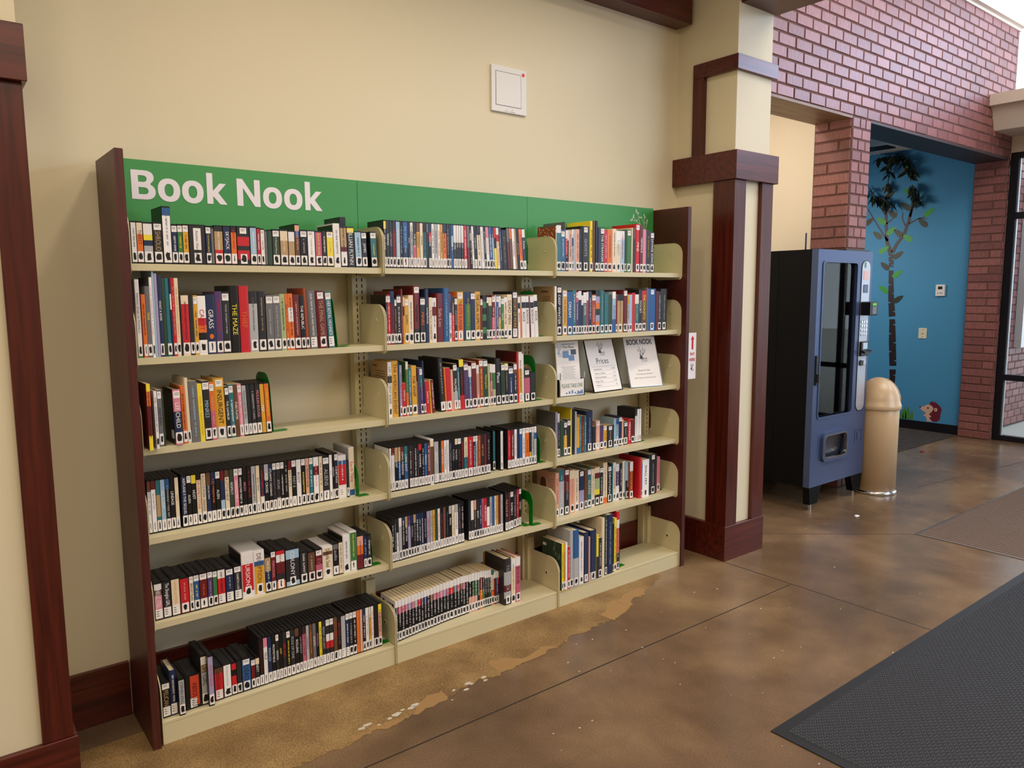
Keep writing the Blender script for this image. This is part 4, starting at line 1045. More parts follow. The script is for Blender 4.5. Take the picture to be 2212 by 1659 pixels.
0.9383|0.0108|0.190|0.006|0.0|d|k|x|~|s
0.9497|0.0104|0.190|0.007|0.0|d|k1w2|x|~|k
0.9606|0.0156|0.190|0.007|0.0|d|w1s4|b||
0.9770|0.0152|0.190|0.009|0.0|d|b1K6|b|~|W
0.9929|0.0130|0.190|0.010|0.0|d|t1K3|b|I AM NOT YOUR|W
1.0066|0.0149|0.190|0.011|0.0|d|u1i3|b|~|l
1.0222|0.0132|0.190|0.012|0.0|d|b1K4|b|YESTERDAY|s
1.0361|0.0138|0.190|0.014|0.0|d|t1k4|b|~|s
1.0505|0.0131|0.190|0.015|0.0|d|b1K4|b|THE BLACK CHURCH|W
1.0643|0.0114|0.190|0.016|0.0|d|b|x|~|w
1.0763|0.0135|0.190|0.017|0.0|d|b|x|~|w
1.0904|0.0146|0.190|0.018|0.0|d|K|b|~|s
1.1057|0.0167|0.190|0.019|0.0|d|i|x|~|r
1.1233|0.0129|0.190|0.020|0.0|d|s|x|~|g
1.1369|0.0133|0.190|0.021|0.0|d|m|x|~|n
1.1509|0.0141|0.190|0.023|0.0|d|e|x||
1.1657|0.0126|0.190|0.024|0.0|d|w|x|~|r
1.1790|0.0151|0.190|0.025|0.0|d|K|x|~|r
1.1949|0.0146|0.190|0.026|0.0|d|n|x|~|P
1.2103|0.0155|0.190|0.027|0.0|d|K|x|~|a
1.2266|0.0153|0.190|0.028|0.0|d|s1K4|x|PRIMA|w
1.2427|0.0165|0.190|0.029|0.0|d|c|x|~|t
1.2601|0.0188|0.190|0.031|0.0|d|s1W4|x|~|g
1.2799|0.0151|0.190|0.032|0.0|d|k|x|~|P
1.2958|0.0159|0.190|0.033|0.0|d|K|x|~|w
1.3373|0.0132|0.190|0.034|0.0|d|k|x||
1.3505|0.0172|0.190|0.034|0.0|d|w2k2|x||
1.3677|0.0139|0.190|0.034|0.0|d|f1k3|b|~|m
1.3817|0.0171|0.190|0.034|0.0|d|k|b|BOAT|W
1.3988|0.0129|0.190|0.034|0.0|d|b|b|~|w
1.4117|0.0129|0.190|0.034|0.0|d|P|b|~|k
1.4247|0.0162|0.190|0.034|0.0|d|r|x|THE BROKEN|W
1.4410|0.0172|0.190|0.035|0.0|d|k1W2r1|x||
1.4582|0.0140|0.190|0.035|0.0|d|s|x|~|b
1.4723|0.0138|0.190|0.035|0.0|d|B|x||
1.4861|0.0097|0.190|0.035|0.0|d|w|x|~|k
1.4959|0.0124|0.190|0.035|0.0|d|m|x|~|d
1.5084|0.0128|0.190|0.035|0.0|d|d|x||
1.5212|0.0150|0.190|0.035|0.0|d|s|x|~|g
1.5497|0.0181|0.190|0.035|0.0|d|k|x|THE FACE OF|f
1.5705|0.0122|0.190|0.038|0.0|d|d|x||
1.5860|0.0190|0.190|0.043|0.0|d|w1K4|tx|RAMBO II|W
1.6103|0.0188|0.190|0.049|0.0|d|k|b|~|s
1.6345|0.0146|0.190|0.056|0.0|d|r|x|~|f
1.6523|0.0147|0.190|0.060|0.0|d|w1K4|tx|RAMBO|W
#26
0.9256|0.0136|0.182|0.020|0.0|M|w1b1K4|b|~|w
0.9406|0.0163|0.182|0.022|0.0|M|w1P1K4|b|~|w
0.9585|0.0164|0.182|0.025|0.0|M|w1P1K4|b|~|w
0.9765|0.0165|0.182|0.028|0.0|M|w1P1K4|b|~|w
0.9947|0.0157|0.182|0.031|0.0|M|w1i1K4|b|~|w
1.0119|0.0161|0.182|0.033|0.0|M|w1P1K4|b|~|w
1.0295|0.0159|0.182|0.036|0.0|M|w1s1K4|b|~|w
1.0470|0.0163|0.182|0.039|0.0|M|w1r1K4|b|~|w
1.0649|0.0137|0.182|0.041|0.0|M|w1u1K4|b|~|w
1.0800|0.0162|0.182|0.043|0.0|M|w1b1K4|b|~|w
1.0978|0.0156|0.182|0.046|0.0|M|w1b1K4|b|~|w
1.1149|0.0168|0.182|0.048|0.0|M|w1n1K4|b|~|w
1.1334|0.0176|0.182|0.051|0.0|M|w1P1K4|b|~|w
1.1527|0.0177|0.182|0.054|0.0|M|w1P1K4|b|~|w
1.1722|0.0168|0.182|0.057|0.0|M|w1p1K4|b|~|w
1.1907|0.0172|0.182|0.059|0.0|M|w1i1K4|b|~|w
1.2091|0.0163|0.183|0.061|0.0|M|w1P1K4|b|~|w
1.2261|0.0237|0.182|0.062|0.0|M|w1r1K4|b|~|w
1.2510|0.0184|0.184|0.064|0.0|M|w1g1K4|b|~|w
1.2703|0.0166|0.185|0.065|0.0|M|w1P1K4|b|~|w
1.2878|0.0149|0.186|0.066|0.0|M|w1n1K4|b|~|w
1.3034|-0.0028|0.189|0.068|0.0|M|w1P1K4|b|~|w
1.3005|0.0182|0.185|0.067|0.0|M|w1P1K4|b|~|w
1.3196|0.0184|0.184|0.069|0.0|M|w1K5|b|~|w
1.3389|0.0156|0.184|0.070|0.0|M|w1K2f2|b|~|w
1.3553|0.0166|0.185|0.071|0.0|M|w1K2f2|b|~|w
1.3728|0.0167|0.183|0.072|0.0|M|w1G2f2|b|~|w
1.3903|0.0136|0.181|0.073|0.0|M|w1k3u1|b|~|w
1.4046|0.0157|0.182|0.074|0.0|M|w1d2o3|b|~|w
1.4207|0.0126|0.179|0.075|0.0|M|w1k2G3|b|~|w
1.4333|0.0132|0.177|0.075|0.0|M|w1k4|b|~|w
1.4466|0.0118|0.176|0.075|0.0|M|w1k4|b|~|w
1.4584|0.0133|0.175|0.075|0.0|M|w1e4|b|~|w
1.4717|0.0164|0.173|0.075|0.0|M|a1w1c2o3|b|~|n
1.4881|0.0135|0.159|0.075|0.0|M|w1d4|b|~|r
1.5016|0.0105|0.159|0.075|0.0|M|w1B4|b|~|w
1.5121|0.0130|0.156|0.075|0.0|M|w1r1d3|x|~|o
1.5251|0.0255|0.214|0.075|0.0|p|w2u5i1||~|i
1.5158|0.0418|0.227|0.030|0.0|h|k2s2d1s1k1|b|TO ATTACK|s
1.5576|0.0239|0.219|0.030|0.0|p|w1c4|b|~|g
1.5814|0.0337|0.222|0.030|0.0|h|w1P4|b|BONNIE|d
#31
1.8431|0.0048|0.211|0.008|0.0|p|w2m4|||
1.8479|0.0285|0.215|0.008|0.0|p|w1a5|b||
1.8764|0.0245|0.193|0.008|0.0|p|w1B4|tb|~|w
1.9008|0.0052|0.233|0.008|0.0|h|g|||
1.9061|0.0123|0.194|0.008|0.0|p|w1r2K2|b|~|w
1.9184|0.0077|0.195|0.008|0.0|p|w1k3|b||
1.9261|0.0205|0.195|0.008|0.0|p|f|b|~|k
1.9466|0.0112|0.200|0.008|0.0|p|w1B1s3|b|~|d
1.9579|0.0151|0.200|0.008|0.0|p|s|||
1.9730|0.0221|0.202|0.008|0.0|p|f|b|~|n
1.9951|0.0146|0.205|0.008|0.0|p|K|b||
2.0097|0.0569|0.219|0.008|0.0|h|w1k5|tb|GHOSTS|s
2.0666|0.0202|0.246|0.008|0.0|h|y|b|~|k
2.0868|0.0164|0.248|0.008|0.0|h|n|||
2.1031|0.0208|0.249|0.008|0.0|h|K|b||
2.1239|0.0149|0.218|0.008|0.0|p|b|b||
2.1388|0.0277|0.218|0.008|0.0|p|w1k5|tb|THE STRANGER|W
2.1665|0.0225|0.206|0.008|0.0|p|r|b|~|W
2.1891|0.0350|0.209|0.008|0.0|p|o|b|~|d
2.2241|0.0279|0.216|0.008|0.0|p|c|b|~|k
2.2519|0.0322|0.207|0.008|0.0|p|W2c4|b|CABOT|s
2.2841|0.0283|0.208|0.008|0.0|p|w1l4|b|~|r
2.3125|0.0137|0.213|0.008|0.0|p|k|b||
2.3262|0.0387|0.217|0.008|0.0|h|w1G4|tb||
2.3649|0.0100|0.227|0.008|0.0|h|c|||
2.3749|0.0180|0.228|0.008|0.0|p|n1k3|||
2.3929|0.0362|0.248|0.008|0.0|h|w1r4|tb|PINE|W
2.4291|0.0219|0.245|0.008|0.0|p|d|b|TERMINUS|W
2.4511|0.0239|0.223|0.008|0.0|p|p|b||
2.4750|0.0334|0.221|0.008|0.0|p|k|b|~|m
2.5085|0.0289|0.212|0.008|0.0|p|w1K4|tb|SAVAGE SONG|W
#32
1.8397|0.0151|0.237|0.012|0.0|h|w6d1|||
1.8548|0.0283|0.237|0.012|0.0|h|w1K4|tb|DEEP WINTER|W
1.8831|0.0079|0.218|0.012|0.0|p|B|||
1.8910|0.0287|0.218|0.012|0.0|p|w1m4|tb|~|n
1.9196|0.0375|0.211|0.012|0.0|p|B|b|DREAM|W
1.9572|0.0214|0.218|0.012|0.0|p|a|b|~|w
1.9786|0.0166|0.211|0.012|0.0|p|w1P1u3|tb|~|w
1.9951|0.0204|0.214|0.012|0.0|p|w1b4|b||
2.0155|0.0128|0.193|0.012|0.0|p|w1k3|b||
2.0283|0.0227|0.207|0.012|0.0|p|w1a3|b|CROSS|w
2.0510|0.0126|0.210|0.012|0.0|p|w1r4|b||
2.0637|0.0225|0.212|0.012|0.0|p|b|b|~|W
2.0861|0.0281|0.197|0.012|0.0|p|w1R4|tb|~|w
2.1142|0.0281|0.218|0.012|0.0|p|k1i1o1k1i1o1k1|b||
2.1423|0.0339|0.216|0.012|0.0|h|a|b|~|s
2.1762|0.0260|0.198|0.012|0.0|p|a|b||
2.2022|0.0304|0.196|0.012|0.0|p|e|b||
2.2326|0.0245|0.210|0.012|0.0|p|W1l3B2||AUGUST|B
2.2571|0.0123|0.192|0.012|0.0|p|d|b|~|r
2.2694|0.0419|0.196|0.012|0.0|p|K1t5|b|~|n
2.3113|0.0336|0.219|0.012|0.0|h|w1d5|tb||
2.3450|0.0149|0.195|0.012|0.0|p|m1s3|b|~|k
2.3598|0.0188|0.195|0.012|0.0|p|l|b||
2.3786|0.0228|0.204|0.012|0.0|p|r|||
2.4014|0.0287|0.195|0.012|0.0|p|w1a3|b|~|y
2.4301|0.0251|0.220|0.012|0.0|p|k|b|DOUBT|w
2.4552|0.0338|0.215|0.012|0.0|p|r1n3|b|INCOGNITO|y
2.4891|0.0139|0.230|0.012|0.0|h|g|||
2.5030|0.0643|0.225|0.012|0.0|h|w1B5|tb||
2.5673|0.0153|0.212|0.012|0.0|p|d|||
2.5825|0.0239|0.210|0.012|0.0|p|k|b|~|w
2.6064|0.0524|0.224|0.012|0.0|h|k|b|~|s
#34
1.8882|0.0152|0.230|0.060|0.0|p|i|b|~|b
1.9036|0.0143|0.223|0.060|0.0|h|w1k4|b|~|s
1.9182|0.0269|0.187|0.060|0.0|p|e|||
1.9455|0.0218|0.177|0.061|0.0|p|w1k2m2k1|tb|~|w
1.9676|0.0239|0.185|0.061|0.0|p|w1k4|tb||
1.9919|0.0098|0.238|0.062|0.0|h|y|||
2.0019|0.0197|0.236|0.062|0.0|p|K|||
2.0219|0.0124|0.220|0.062|0.0|p|s|||
2.0345|0.0199|0.189|0.062|0.0|p|m5B1|||
2.0548|0.0140|0.191|0.063|0.0|p|a||~|w
2.0690|0.0186|0.193|0.063|0.0|p|d||~|m
2.0879|0.0152|0.191|0.063|0.0|p|a||~|w
2.1034|0.0460|0.214|0.063|0.0|h|b|b|~|l
2.1501|0.0238|0.128|0.064|0.0|p|k|b||
2.1743|0.0287|0.155|0.065|0.0|p|w1f4|tx|~|W
2.2034|0.0258|0.129|0.065|0.0|p|u|b||
2.2296|0.0244|0.126|0.065|0.0|p|w1m4|tb|~|k
2.2543|0.0547|0.121|0.066|0.0|p|w1k4|tb|TRUE DIARY|w
2.3099|0.0174|0.152|0.067|0.0|h|l|b||
2.3276|0.0191|0.150|0.067|0.0|p|B1l4|b|HEARTSICK|K
2.3470|0.0247|0.159|0.067|0.0|h|w1b4|tb||
2.3721|0.0133|0.141|0.068|0.0|p|f|b||
2.3856|0.0328|0.127|0.068|0.0|p|w1k4|tb|~|s
2.4189|0.0264|0.139|0.068|0.0|h|r||MIDNIGHT|W
2.4457|0.0289|0.132|0.069|0.0|p|d|b|~|k
2.4751|0.0165|0.190|0.069|0.0|d|k1W4|x|~|s
2.4919|0.0166|0.190|0.069|0.0|d|W|x||
2.5088|0.0167|0.190|0.069|0.0|d|W|x||
#35
1.8808|0.0220|0.228|0.050|0.0|p|f|b|RUBY - CYNTHIA|r
1.9049|0.0348|0.241|0.052|0.0|p|a1s3|b|~|w
1.9431|0.0382|0.238|0.056|0.0|h|w1d2k2|tb|JONATHAN|s
1.9850|0.0357|0.224|0.060|0.0|p|c1f4|b|~|o
2.0241|0.0291|0.217|0.064|0.0|p|c|b|~|k
2.0560|0.0401|0.211|0.067|0.0|h|w1b2i2|tb||
2.1001|0.0195|0.209|0.071|0.0|p|n|b||
2.1214|0.0300|0.209|0.073|0.0|h|w1a4|tb|SCARES|c
2.1544|0.0246|0.202|0.076|0.0|p|c|b|~|g
2.1813|0.0370|0.206|0.078|0.0|p|c1d1v2y1k2|b||
2.2201|0.0256|0.204|0.080|0.0|p|w1k4|tb|~|w
2.2457|0.0312|0.223|0.080|0.0|p|c6o1||~|n
2.2769|0.0359|0.201|0.080|0.0|h|w1K4|tb|DEVOTION|W
2.3128|0.0082|0.211|0.080|0.0|p|a|||
2.3210|0.0214|0.213|0.080|0.0|p|w1c4|b|~|b
2.3425|0.0255|0.202|0.080|0.0|p|w1u2W2|b|~|w
2.3679|0.0285|0.202|0.080|0.0|h|k|b|~|w
2.3896|0.0208|0.212|0.074|0.0|p|W|b||
2.4024|0.0350|0.207|0.066|0.0|p|l2k2|b|~|w
2.4239|0.0261|0.206|0.054|0.0|p|w1R3|b|~|y
2.4722|0.0184|0.228|0.030|0.0|h|r|||
2.4906|0.0081|0.194|0.030|0.0|p|B|b||
2.4987|0.0535|0.210|0.030|0.0|p|W|b|SMALL FRY|k
2.5667|0.0666|0.229|0.043|0.0|h|w1k4|tb|~|s
2.6560|0.0249|0.200|0.063|0.0|p|p|b|~|r
#36
1.8443|0.0131|0.242|-0.008|0.0|p|y|b|~|k
1.8576|0.0126|0.239|-0.008|0.0|p|m|b|~|d
1.8707|0.0127|0.243|-0.007|0.0|p|W|||
1.8838|0.0173|0.217|-0.007|0.0|p|r|b|~|w
1.9016|0.0231|0.297|-0.006|0.0|h|s|b||
1.9255|0.0394|0.291|-0.005|0.0|h|B1s1|b||
1.9661|0.0315|0.248|-0.004|0.0|p|w|b|~|b
1.9986|0.0356|0.264|-0.003|0.0|h|b|x||
2.0353|0.0096|0.235|-0.002|0.0|p|f|||
2.0452|0.0453|0.265|-0.002|0.0|h|b5s1|b||
2.0920|0.0153|0.234|-0.000|0.0|p|y1k1|||
2.1082|0.0236|0.213|0.001|0.0|p|k|b|~|w
2.1338|0.0221|0.312|0.003|0.0|h|c|||
2.1578|0.0167|0.320|0.005|0.0|h|e|b|~|w
2.1759|0.0433|0.321|0.006|0.0|h|b||~|l
2.2229|0.0085|0.266|0.010|0.0|p|k|b||
2.2341|0.0177|0.291|0.012|0.0|p|y|b|~|k
2.2623|0.0201|0.320|0.022|0.0|p|r1w1r3k2|b|~|w"""
OK_TITLES = set('GRASS|THE MAZE|THIEF|RESPECT|A LITTLE HELP|are you here|COLONY|DARK SUMMIT|THE FINAL GAME|PURE PLATES|THE REPUBLIC|audio|RED|CONTRACT|QUIET|MIRACLE|BEAST|SUNSHINE|LONG WEEKEND|LOST|HIP HOP|VOTE|DEAD MEN|THE WHIP|Place|THE POST|NOT TODAY|QUEEN|Loving Bravely|Happiness|HOST|MONSTER|FOOL|SMALL FRY|DEVOTION|AUGUST|DREAM|A PRIVATE WAR|DOUBT|DEAD|LEGION|TRESPASS|TRACE|LODGING|JOURNEY|GHOSTS|DEEP WINTER|YEAR|WHAT A RIVER|HEARTSICK|SAVAGE SONG|SKYJACK|PLACEBO|BOAT|YESTERDAY|GIAN|DECEPTION|RECURSION|THIRST|SHROUD|Lost City|BODY'.split('|'))
rows = {}; cur = None
for ln in DATA.strip().split('\n'):
    if ln[0] == '#': cur = ln[1:]; rows[cur] = []
    else: rows[cur].append(ln.split('|'))
need = set()
for r in rows.values():
    for e in r:
        if e[8] and e[8] != '~': need.add((e[8], False))
make_texts(sorted(need))
def ordw(n):
    w = 'first second third fourth fifth sixth seventh eighth ninth tenth eleventh twelfth'.split()
    if n <= 12: return w[n-1]
    return '%d%s' % (n, 'th' if 10 <= n % 100 <= 20 else {1: 'st', 2: 'nd', 3: 'rd'}.get(n % 10, 'th'))
def parse(b):
    out = []; i = 0
    while i < len(b):
        c = b[i]; i += 1; s = ''
        while i < len(b) and (b[i].isdigit() or b[i] == '.'): s += b[i]; i += 1
        out.append((c, float(s or 1)))
    return out
BR = random.Random(11)
def blot_poly(w, h):
    pts = []; n = 9
    for i in range(n):
        a = 2*math.pi*i/n; k = BR.uniform(.75, 1.15)
        q = max(abs(math.cos(a)), abs(math.sin(a)))
        pts.append((w*.5*math.cos(a)/q*k, h*.5*math.sin(a)/q*BR.uniform(.85, 1.1)))
    return pts
_PP = {}
def page_mesh(x0, x1, y0, y1, z0, z1):
    return bx(x0, x1, y0, y1, z0, z1)
def cover_paths(w, D, kind):
    b = {'h': min(.0035, .22*w), 'p': .0006, 'M': .0006}.get(kind, .0016)
    t = {'h': .0022, 'p': .0006, 'M': .0006}.get(kind, .001); t = min(t, w*.18)
    outer = [(0, D), (0, b), (w*.2, 0), (w*.8, 0), (w, b), (w, D)]
    inner = [(t, D), (t, b+t), (w*.25, t), (w*.75, t), (w-t, b+t), (w-t, D)]
    return outer, inner, t
def u_shell(m, outer, inner, h, levels, cols, side, rim):
    """U-shaped cover: front faces split in coloured bands, boards in one colour"""
    n = len(outer)
    vs = []; 
    for z in (0, h): vs += [(p[0], p[1], z) for p in outer] + [(p[0], p[1], z) for p in inner]
    fs = []
    for i in (0, n-2): m.add([(*outer[i], 0), (*outer[i+1], 0), (*outer[i+1], h), (*outer[i], h)], [(0, 1, 2, 3)], side)
    for i in range(n-1): m.add([(*inner[i], 0), (*inner[i+1], 0), (*inner[i+1], h), (*inner[i], h)], [(3, 2, 1, 0)], rim)
    for z in (0, h):
        for i in range(n-1): m.add([(*outer[i], z), (*outer[i+1], z), (*inner[i+1], z), (*inner[i], z)], [(0, 1, 2, 3)], rim)
    for i in (0, n-1): m.add([(*outer[i], 0), (*inner[i], 0), (*inner[i], h), (*outer[i], h)], [(0, 1, 2, 3)], rim)
    for (za, zb), c in zip(levels, cols):
        for i in range(1, n-2): m.add([(*outer[i], za), (*outer[i+1], za), (*outer[i+1], zb), (*outer[i], zb)], [(0, 1, 2, 3)], c)
SIDE = {('13', 0): 'd', ('13', 5): 'K', ('23', 0): 't', ('32', 0): 't', ('35', 0): 'f', ('36', 0): 'e', ('26', 0): 'w', ('26', 37): 'm', ('31', 0): 'R', ('35', 21): 'w', ('22', 0): 'K', ('34', 0): 'g',
        ('24', 30): 'k', ('24', 0): 'w', ('21', 0): 'k', ('25', 20): 'R', ('14', 45): 's', ('12', 0): 'W', ('12', 3): 'g', ('12', 4): 'g', ('31', 11): 'k', ('31', 12): 'y', ('23', 36): 'd'}
made = {}
for key, ents in rows.items():
    s, row = int(key[0]), int(key[1]); base = row == 6
    z0 = ROWZ[row] + .0003; yf = -(DB if base else DS)
    hmax = max(float(e[2]) for e in ents)
    for i, e in enumerate(ents):
        x, w, h, sb, lean = (float(q) for q in e[:5]); k, bands, labf, tx, tc = e[5:10]
        if row in (1, 5) and s == 1 and h < .165 and k in 'dph': k = 'a'
        if k == 'h' and row == 1 and s == 1: k = 'a'
        w = max(.004, w-.0007); y = yf + sb
        if i+1 < len(ents) and float(ents[i+1][4]) > lean: w = max(.004, w - min(h, float(ents[i+1][2]))*(math.sin(math.radians(float(ents[i+1][4])))-math.sin(math.radians(lean))))
        if s == 1 and x < .0022: w -= .0022-x; x = .0022
        x += .0003
        D = {'d': .135, 'a': .146, 'v': .145, 'p': min(.15, .64*h), 'h': min(.17, .68*h), 'M': .125}[k]
        D = min(D, .044 - y if not (abs((x % BW)) < .035 or abs((x+w) % BW) > BW-.035) else -.003 - y)
        bl = parse(bands); tot = sum(q for _, q in bl)
        if 't' in labf and len(bl) > 1 and bl[0][0] == 'w': bl = bl[1:]; tot = sum(q for _, q in bl)
        dom = max(bl, key=lambda q: q[1])[0]
        kindw = {'d': 'DVD case', 'a': 'audiobook case', 'v': 'white plastic case', 'p': 'paperback', 'h': 'hardback', 'M': 'comic paperback'}[k]
        cat = {'d': 'DVD case', 'a': 'audiobook case', 'v': 'audiobook case', 'p': 'book', 'h': 'book', 'M': 'comic book'}[k]
        name = {'d': 'dvd_case', 'a': 'audiobook_case', 'v': 'audiobook_case', 'p': 'paperback_book', 'h': 'hardback_book', 'M': 'comic_book'}[k]
        adj = ''
        if h >= hmax-.001: adj = 'tallest '
        elif w < .0075 and k != 'M': adj = 'thin '
        elif w > .032: adj = 'thick '
        second = [c for c, q in bl if c != dom]
        cn = CNAME[dom] + (' and ' + CNAME[second[0]] if second and CNAME[second[0]] != CNAME[dom] and k != 'M' else '')
        if k == 'v': cn = CNAME[dom] if CNAME[dom] != 'white' else ''
        if tx in OK_TITLES:
            lab = '%s%s %s lettered %s, %s from left on %s shelf, %s bay' % (adj, cn, kindw, tx, ordw(i+1), ORD[row], BAY[s])
        else:
            lab = '%s%s %s, %s from left on %s shelf of %s bay' % (adj, cn, kindw, ordw(i+1), ORD[row], BAY[s])
        lab = ' '.join(lab.split())
        wl = lab.split()
        if len(wl) > 16: lab = ' '.join(('%s %s, %s from left, %s shelf, %s bay' % (CNAME[dom], kindw, ordw(i+1), ORD[row], BAY[s])).split())
        # ------------------------------------------------ body
        side = PAL[SIDE.get((key, i), {'d': 'K', 'a': 'K', 'v': 'w'}.get(k, dom))]
        m = MB()
        if k in 'dav':
            plast = PAL['w'] if k == 'v' else (PAL['K'] if not (k == 'a' and dom in 'gW') else PAL['k'])
            b = min(.0016, w*.2)
            m.prism([(0, D), (0, b), (b, 0), (w-b, 0), (w, b), (w, D)], 0, h, 'xy', plast)
            if k != 'v' and w > .01:    # moulded ridge on the top edge
                m.box(w*.2, w*.8, .004, D-.004, h, h+.0006, PAL['k'])
            root = link(name, m.mesh(name), MT['print'], None); fixn(root)
            mi = MB(); a, zz = 0, h-.005; H = h-.010
            wb = max(.0005, w*.05)
            for c, q in bl:
                dz = H*q/tot
                mi.box(wb, w-wb, -.0005, .0002, zz-dz, zz, PAL[c]); zz -= dz
            mi.box(-.0004, .0002, .003, D-.006, .005, h-.006, side if (key, i) in SIDE else PAL['k'])
            ins = link('cover_insert', mi.mesh('cover_insert'), MT['print'], root)
        else:
            outer, inner, t = cover_paths(w, D, k)
            lv = []; zz = h; cols = []
            for c, q in bl:
                dz = h*q/tot; lv.append((zz-dz, zz)); cols.append(PAL[c]); zz -= dz
            u_shell(m, outer, inner, h, lv, cols, side, side if k == 'h' else PAL['c'])
            root = link(name, m.mesh(name), MT['print'] if k != 'M' else MT['matte'], None)
            ro, tp = (.003, .004) if k == 'h' else (.0008, .0012)
            if w-2*t > .001:
                pm = bx(t+.0001, w-t-.0001, t+.004 if k == 'h' else t+.001, D-ro, ro if k == 'h' else .0006, h-tp)
                link('page_block', pm.mesh('page_block'), MT['page'], root)
        root.location = (x, y, z0); root.rotation_euler = (0, -math.radians(lean), 0)
        tag(root, lab, cat, '%ss on the %s shelf of the %s bay' % (cat + ('' if not cat.endswith('s') else ''), ORD[row], BAY[s]))
        made[(key, i)] = (root, w, h, D)
        # ------------------------------------------------ stickers, scribbles, lettering on the spine
        sw = min(w*.9, .023); sx = (w-sw)/2
        zt, zb = h-.008, .008
        if 't' in labf:
            lh = .024 if h > .16 else .02
            st = link('author_sticker', bx(sx, sx+sw, -.0009, -.0004, h-.006-lh, h-.006).mesh('author_sticker'), MT['sticker'], root)
            mm = MB()
            for q in range(2 if sw > .006 else 1):
                zz = h-.006-lh*(.3+.22*q); l = sw*BR.uniform(.5, .75); mm.add([(sx+sw*.14, -.00105, zz), (sx+sw*.14+l, -.00105, zz), (sx+sw*.14+l, -.00105, zz+.0018), (sx+sw*.14, -.00105, zz+.0018)], [(0, 1, 2, 3)], PAL['g'])
            link('sticker_print', mm.mesh('sticker_print'), MT['matte'], st)
            zt = h-.006-lh-.003
        if 'S' in labf:
            st = link('title_sticker', bx(w*.28, w*.72, -.0009, -.0004, h*.37, h-.012).mesh('title_sticker'), MT['sticker'], root)
        if 'R' in labf:
            link('title_panel', bx(w*.32, w*.86, -.0008, -.0004, .012, h-.004).mesh('title_panel'), flat('orange_panel', 'd0452a', .4), root)
        if any(q in labf for q in 'bxn'):
            lh = .038 if h > .16 else .034
            z1 = .006
            st = link('call_sticker', bx(sx, sx+sw, -.0009, -.0004, z1, z1+lh).mesh('call_sticker'), MT['sticker'], root)
            mm = MB()
            if 'n' in labf:
                for q in range(3):
                    zz = z1+lh*(.72-.24*q); mm.add([(sx+sw*.15, -.00105, zz), (sx+sw*BR.uniform(.4, .62), -.00105, zz), (sx+sw*BR.uniform(.4, .62), -.00105, zz+.003), (sx+sw*.15, -.00105, zz+.003)], [(0, 1, 2, 3)], PAL['g'])
                link('sticker_print', mm.mesh('sticker_print'), MT['matte'], st)
            else:
                bwid = sw*(BR.uniform(.5, .72) if 'b' in labf else BR.uniform(.16, .26)); bh = lh*BR.uniform(.58, .74)
                pl = [(sx+sw*BR.uniform(.42, .56)+p[0], z1+lh*.52+p[1]) for p in blot_poly(bwid, bh)]
                mm.prism(pl, -.00125, -.00088, 'xz'); link('marker_blot', mm.mesh('marker_blot'), MT['marker'], st)
            zb = z1+lh+.002
        elif 'n' in labf: pass
        if tx:
            L_ = zt-zb; col = PAL[tc or 'k']
            if tx == '~':
                mm = MB(); zz = zt-L_*BR.uniform(.04, .2); end = zb+L_*BR.uniform(.03, .2); g = min(.006, w*.36); xm = w*.5-g*.5
                while zz > end:
                    d = BR.uniform(.0016, .0034)
                    if BR.random() < .86: mm.add([(xm+g*(0 if BR.random() < .7 else .3), -.0009, zz-d), (xm+g, -.0009, zz-d), (xm+g, -.0009, zz-d*.35), (xm+g*(0 if BR.random() < .5 else .45), -.0009, zz-d*.35)], [(0, 1, 2, 3)], col)
                    zz -= d*1.25
                if mm.v: link('spine_print', mm.mesh('spine_print'), MT['matte'], root)
            elif 'S' in labf:
                letter(tx, root, (w*.36, -.0011, h-.02), (0, 0, -1), (1, 0, 0), h*.6, w*.2, col, name='spine_title')
            elif 'R' in labf:
                letter(tx, root, (w*.45, -.0011, h-.03), (0, 0, -1), (1, 0, 0), h*.72, w*.28, col, name='spine_title')
            else:
                gh = min(w*.56, .016); x0 = (w-gh)/2
                letter(tx, root, (x0, -.0009, zt-L_*.02), (0, 0, -1), (1, 0, 0), L_*.96, gh, col, name='spine_title')

# pictures and print on the few covers whose left side shows
def cover_print(key, i, build, name='cover_print'):
    root, w, h, D = made[(key, i)]; m = MB(); build(m, h, D); link(name, m.mesh(name), MT['matte'], root)
def rect(m, y0, y1, z0, z1, c, x=-.0006): m.add([(x, y1, z0), (x, y0, z0), (x, y0, z1), (x, y1, z1)], [(0, 1, 2, 3)], PAL[c])
def lines(m, y0, y1, z0, z1, n, c):
    for q in range(n):
        zz = z0+(z1-z0)*q/max(1, n-1); rect(m, y0, y0+(y1-y0)*BR.uniform(.6, 1), zz, zz+.0022, c)
cover_print('23', 0, lambda m, h, D: (lines(m, .02, .12, h*.5, h*.82, 8, 'k'), lines(m, .09, .13, h*.9, h*.92, 2, 'k')))
cover_print('32', 0, lambda m, h, D: (lines(m, .03, .12, h*.5, h*.78, 8, 'n'), rect(m, .05, .1, h*.88, h*.91, 'n')))
def ruby(m, h, D):
    pl = [(D*.66+.022*math.cos(a), h*.72+.03*math.sin(a)) for a in [j*math.pi/8 for j in range(9)]] + [(D*.66-.022, h*.52), (D*.66+.022, h*.52)]
    m.prism(pl, -.0009, -.0002, 'yz', PAL['n']); lines(m, .015, D*.45, h*.56, h*.84, 7, 'g'); rect(m, .002, .05, h*.2, h*.42, 'K')
cover_print('35', 0, ruby)
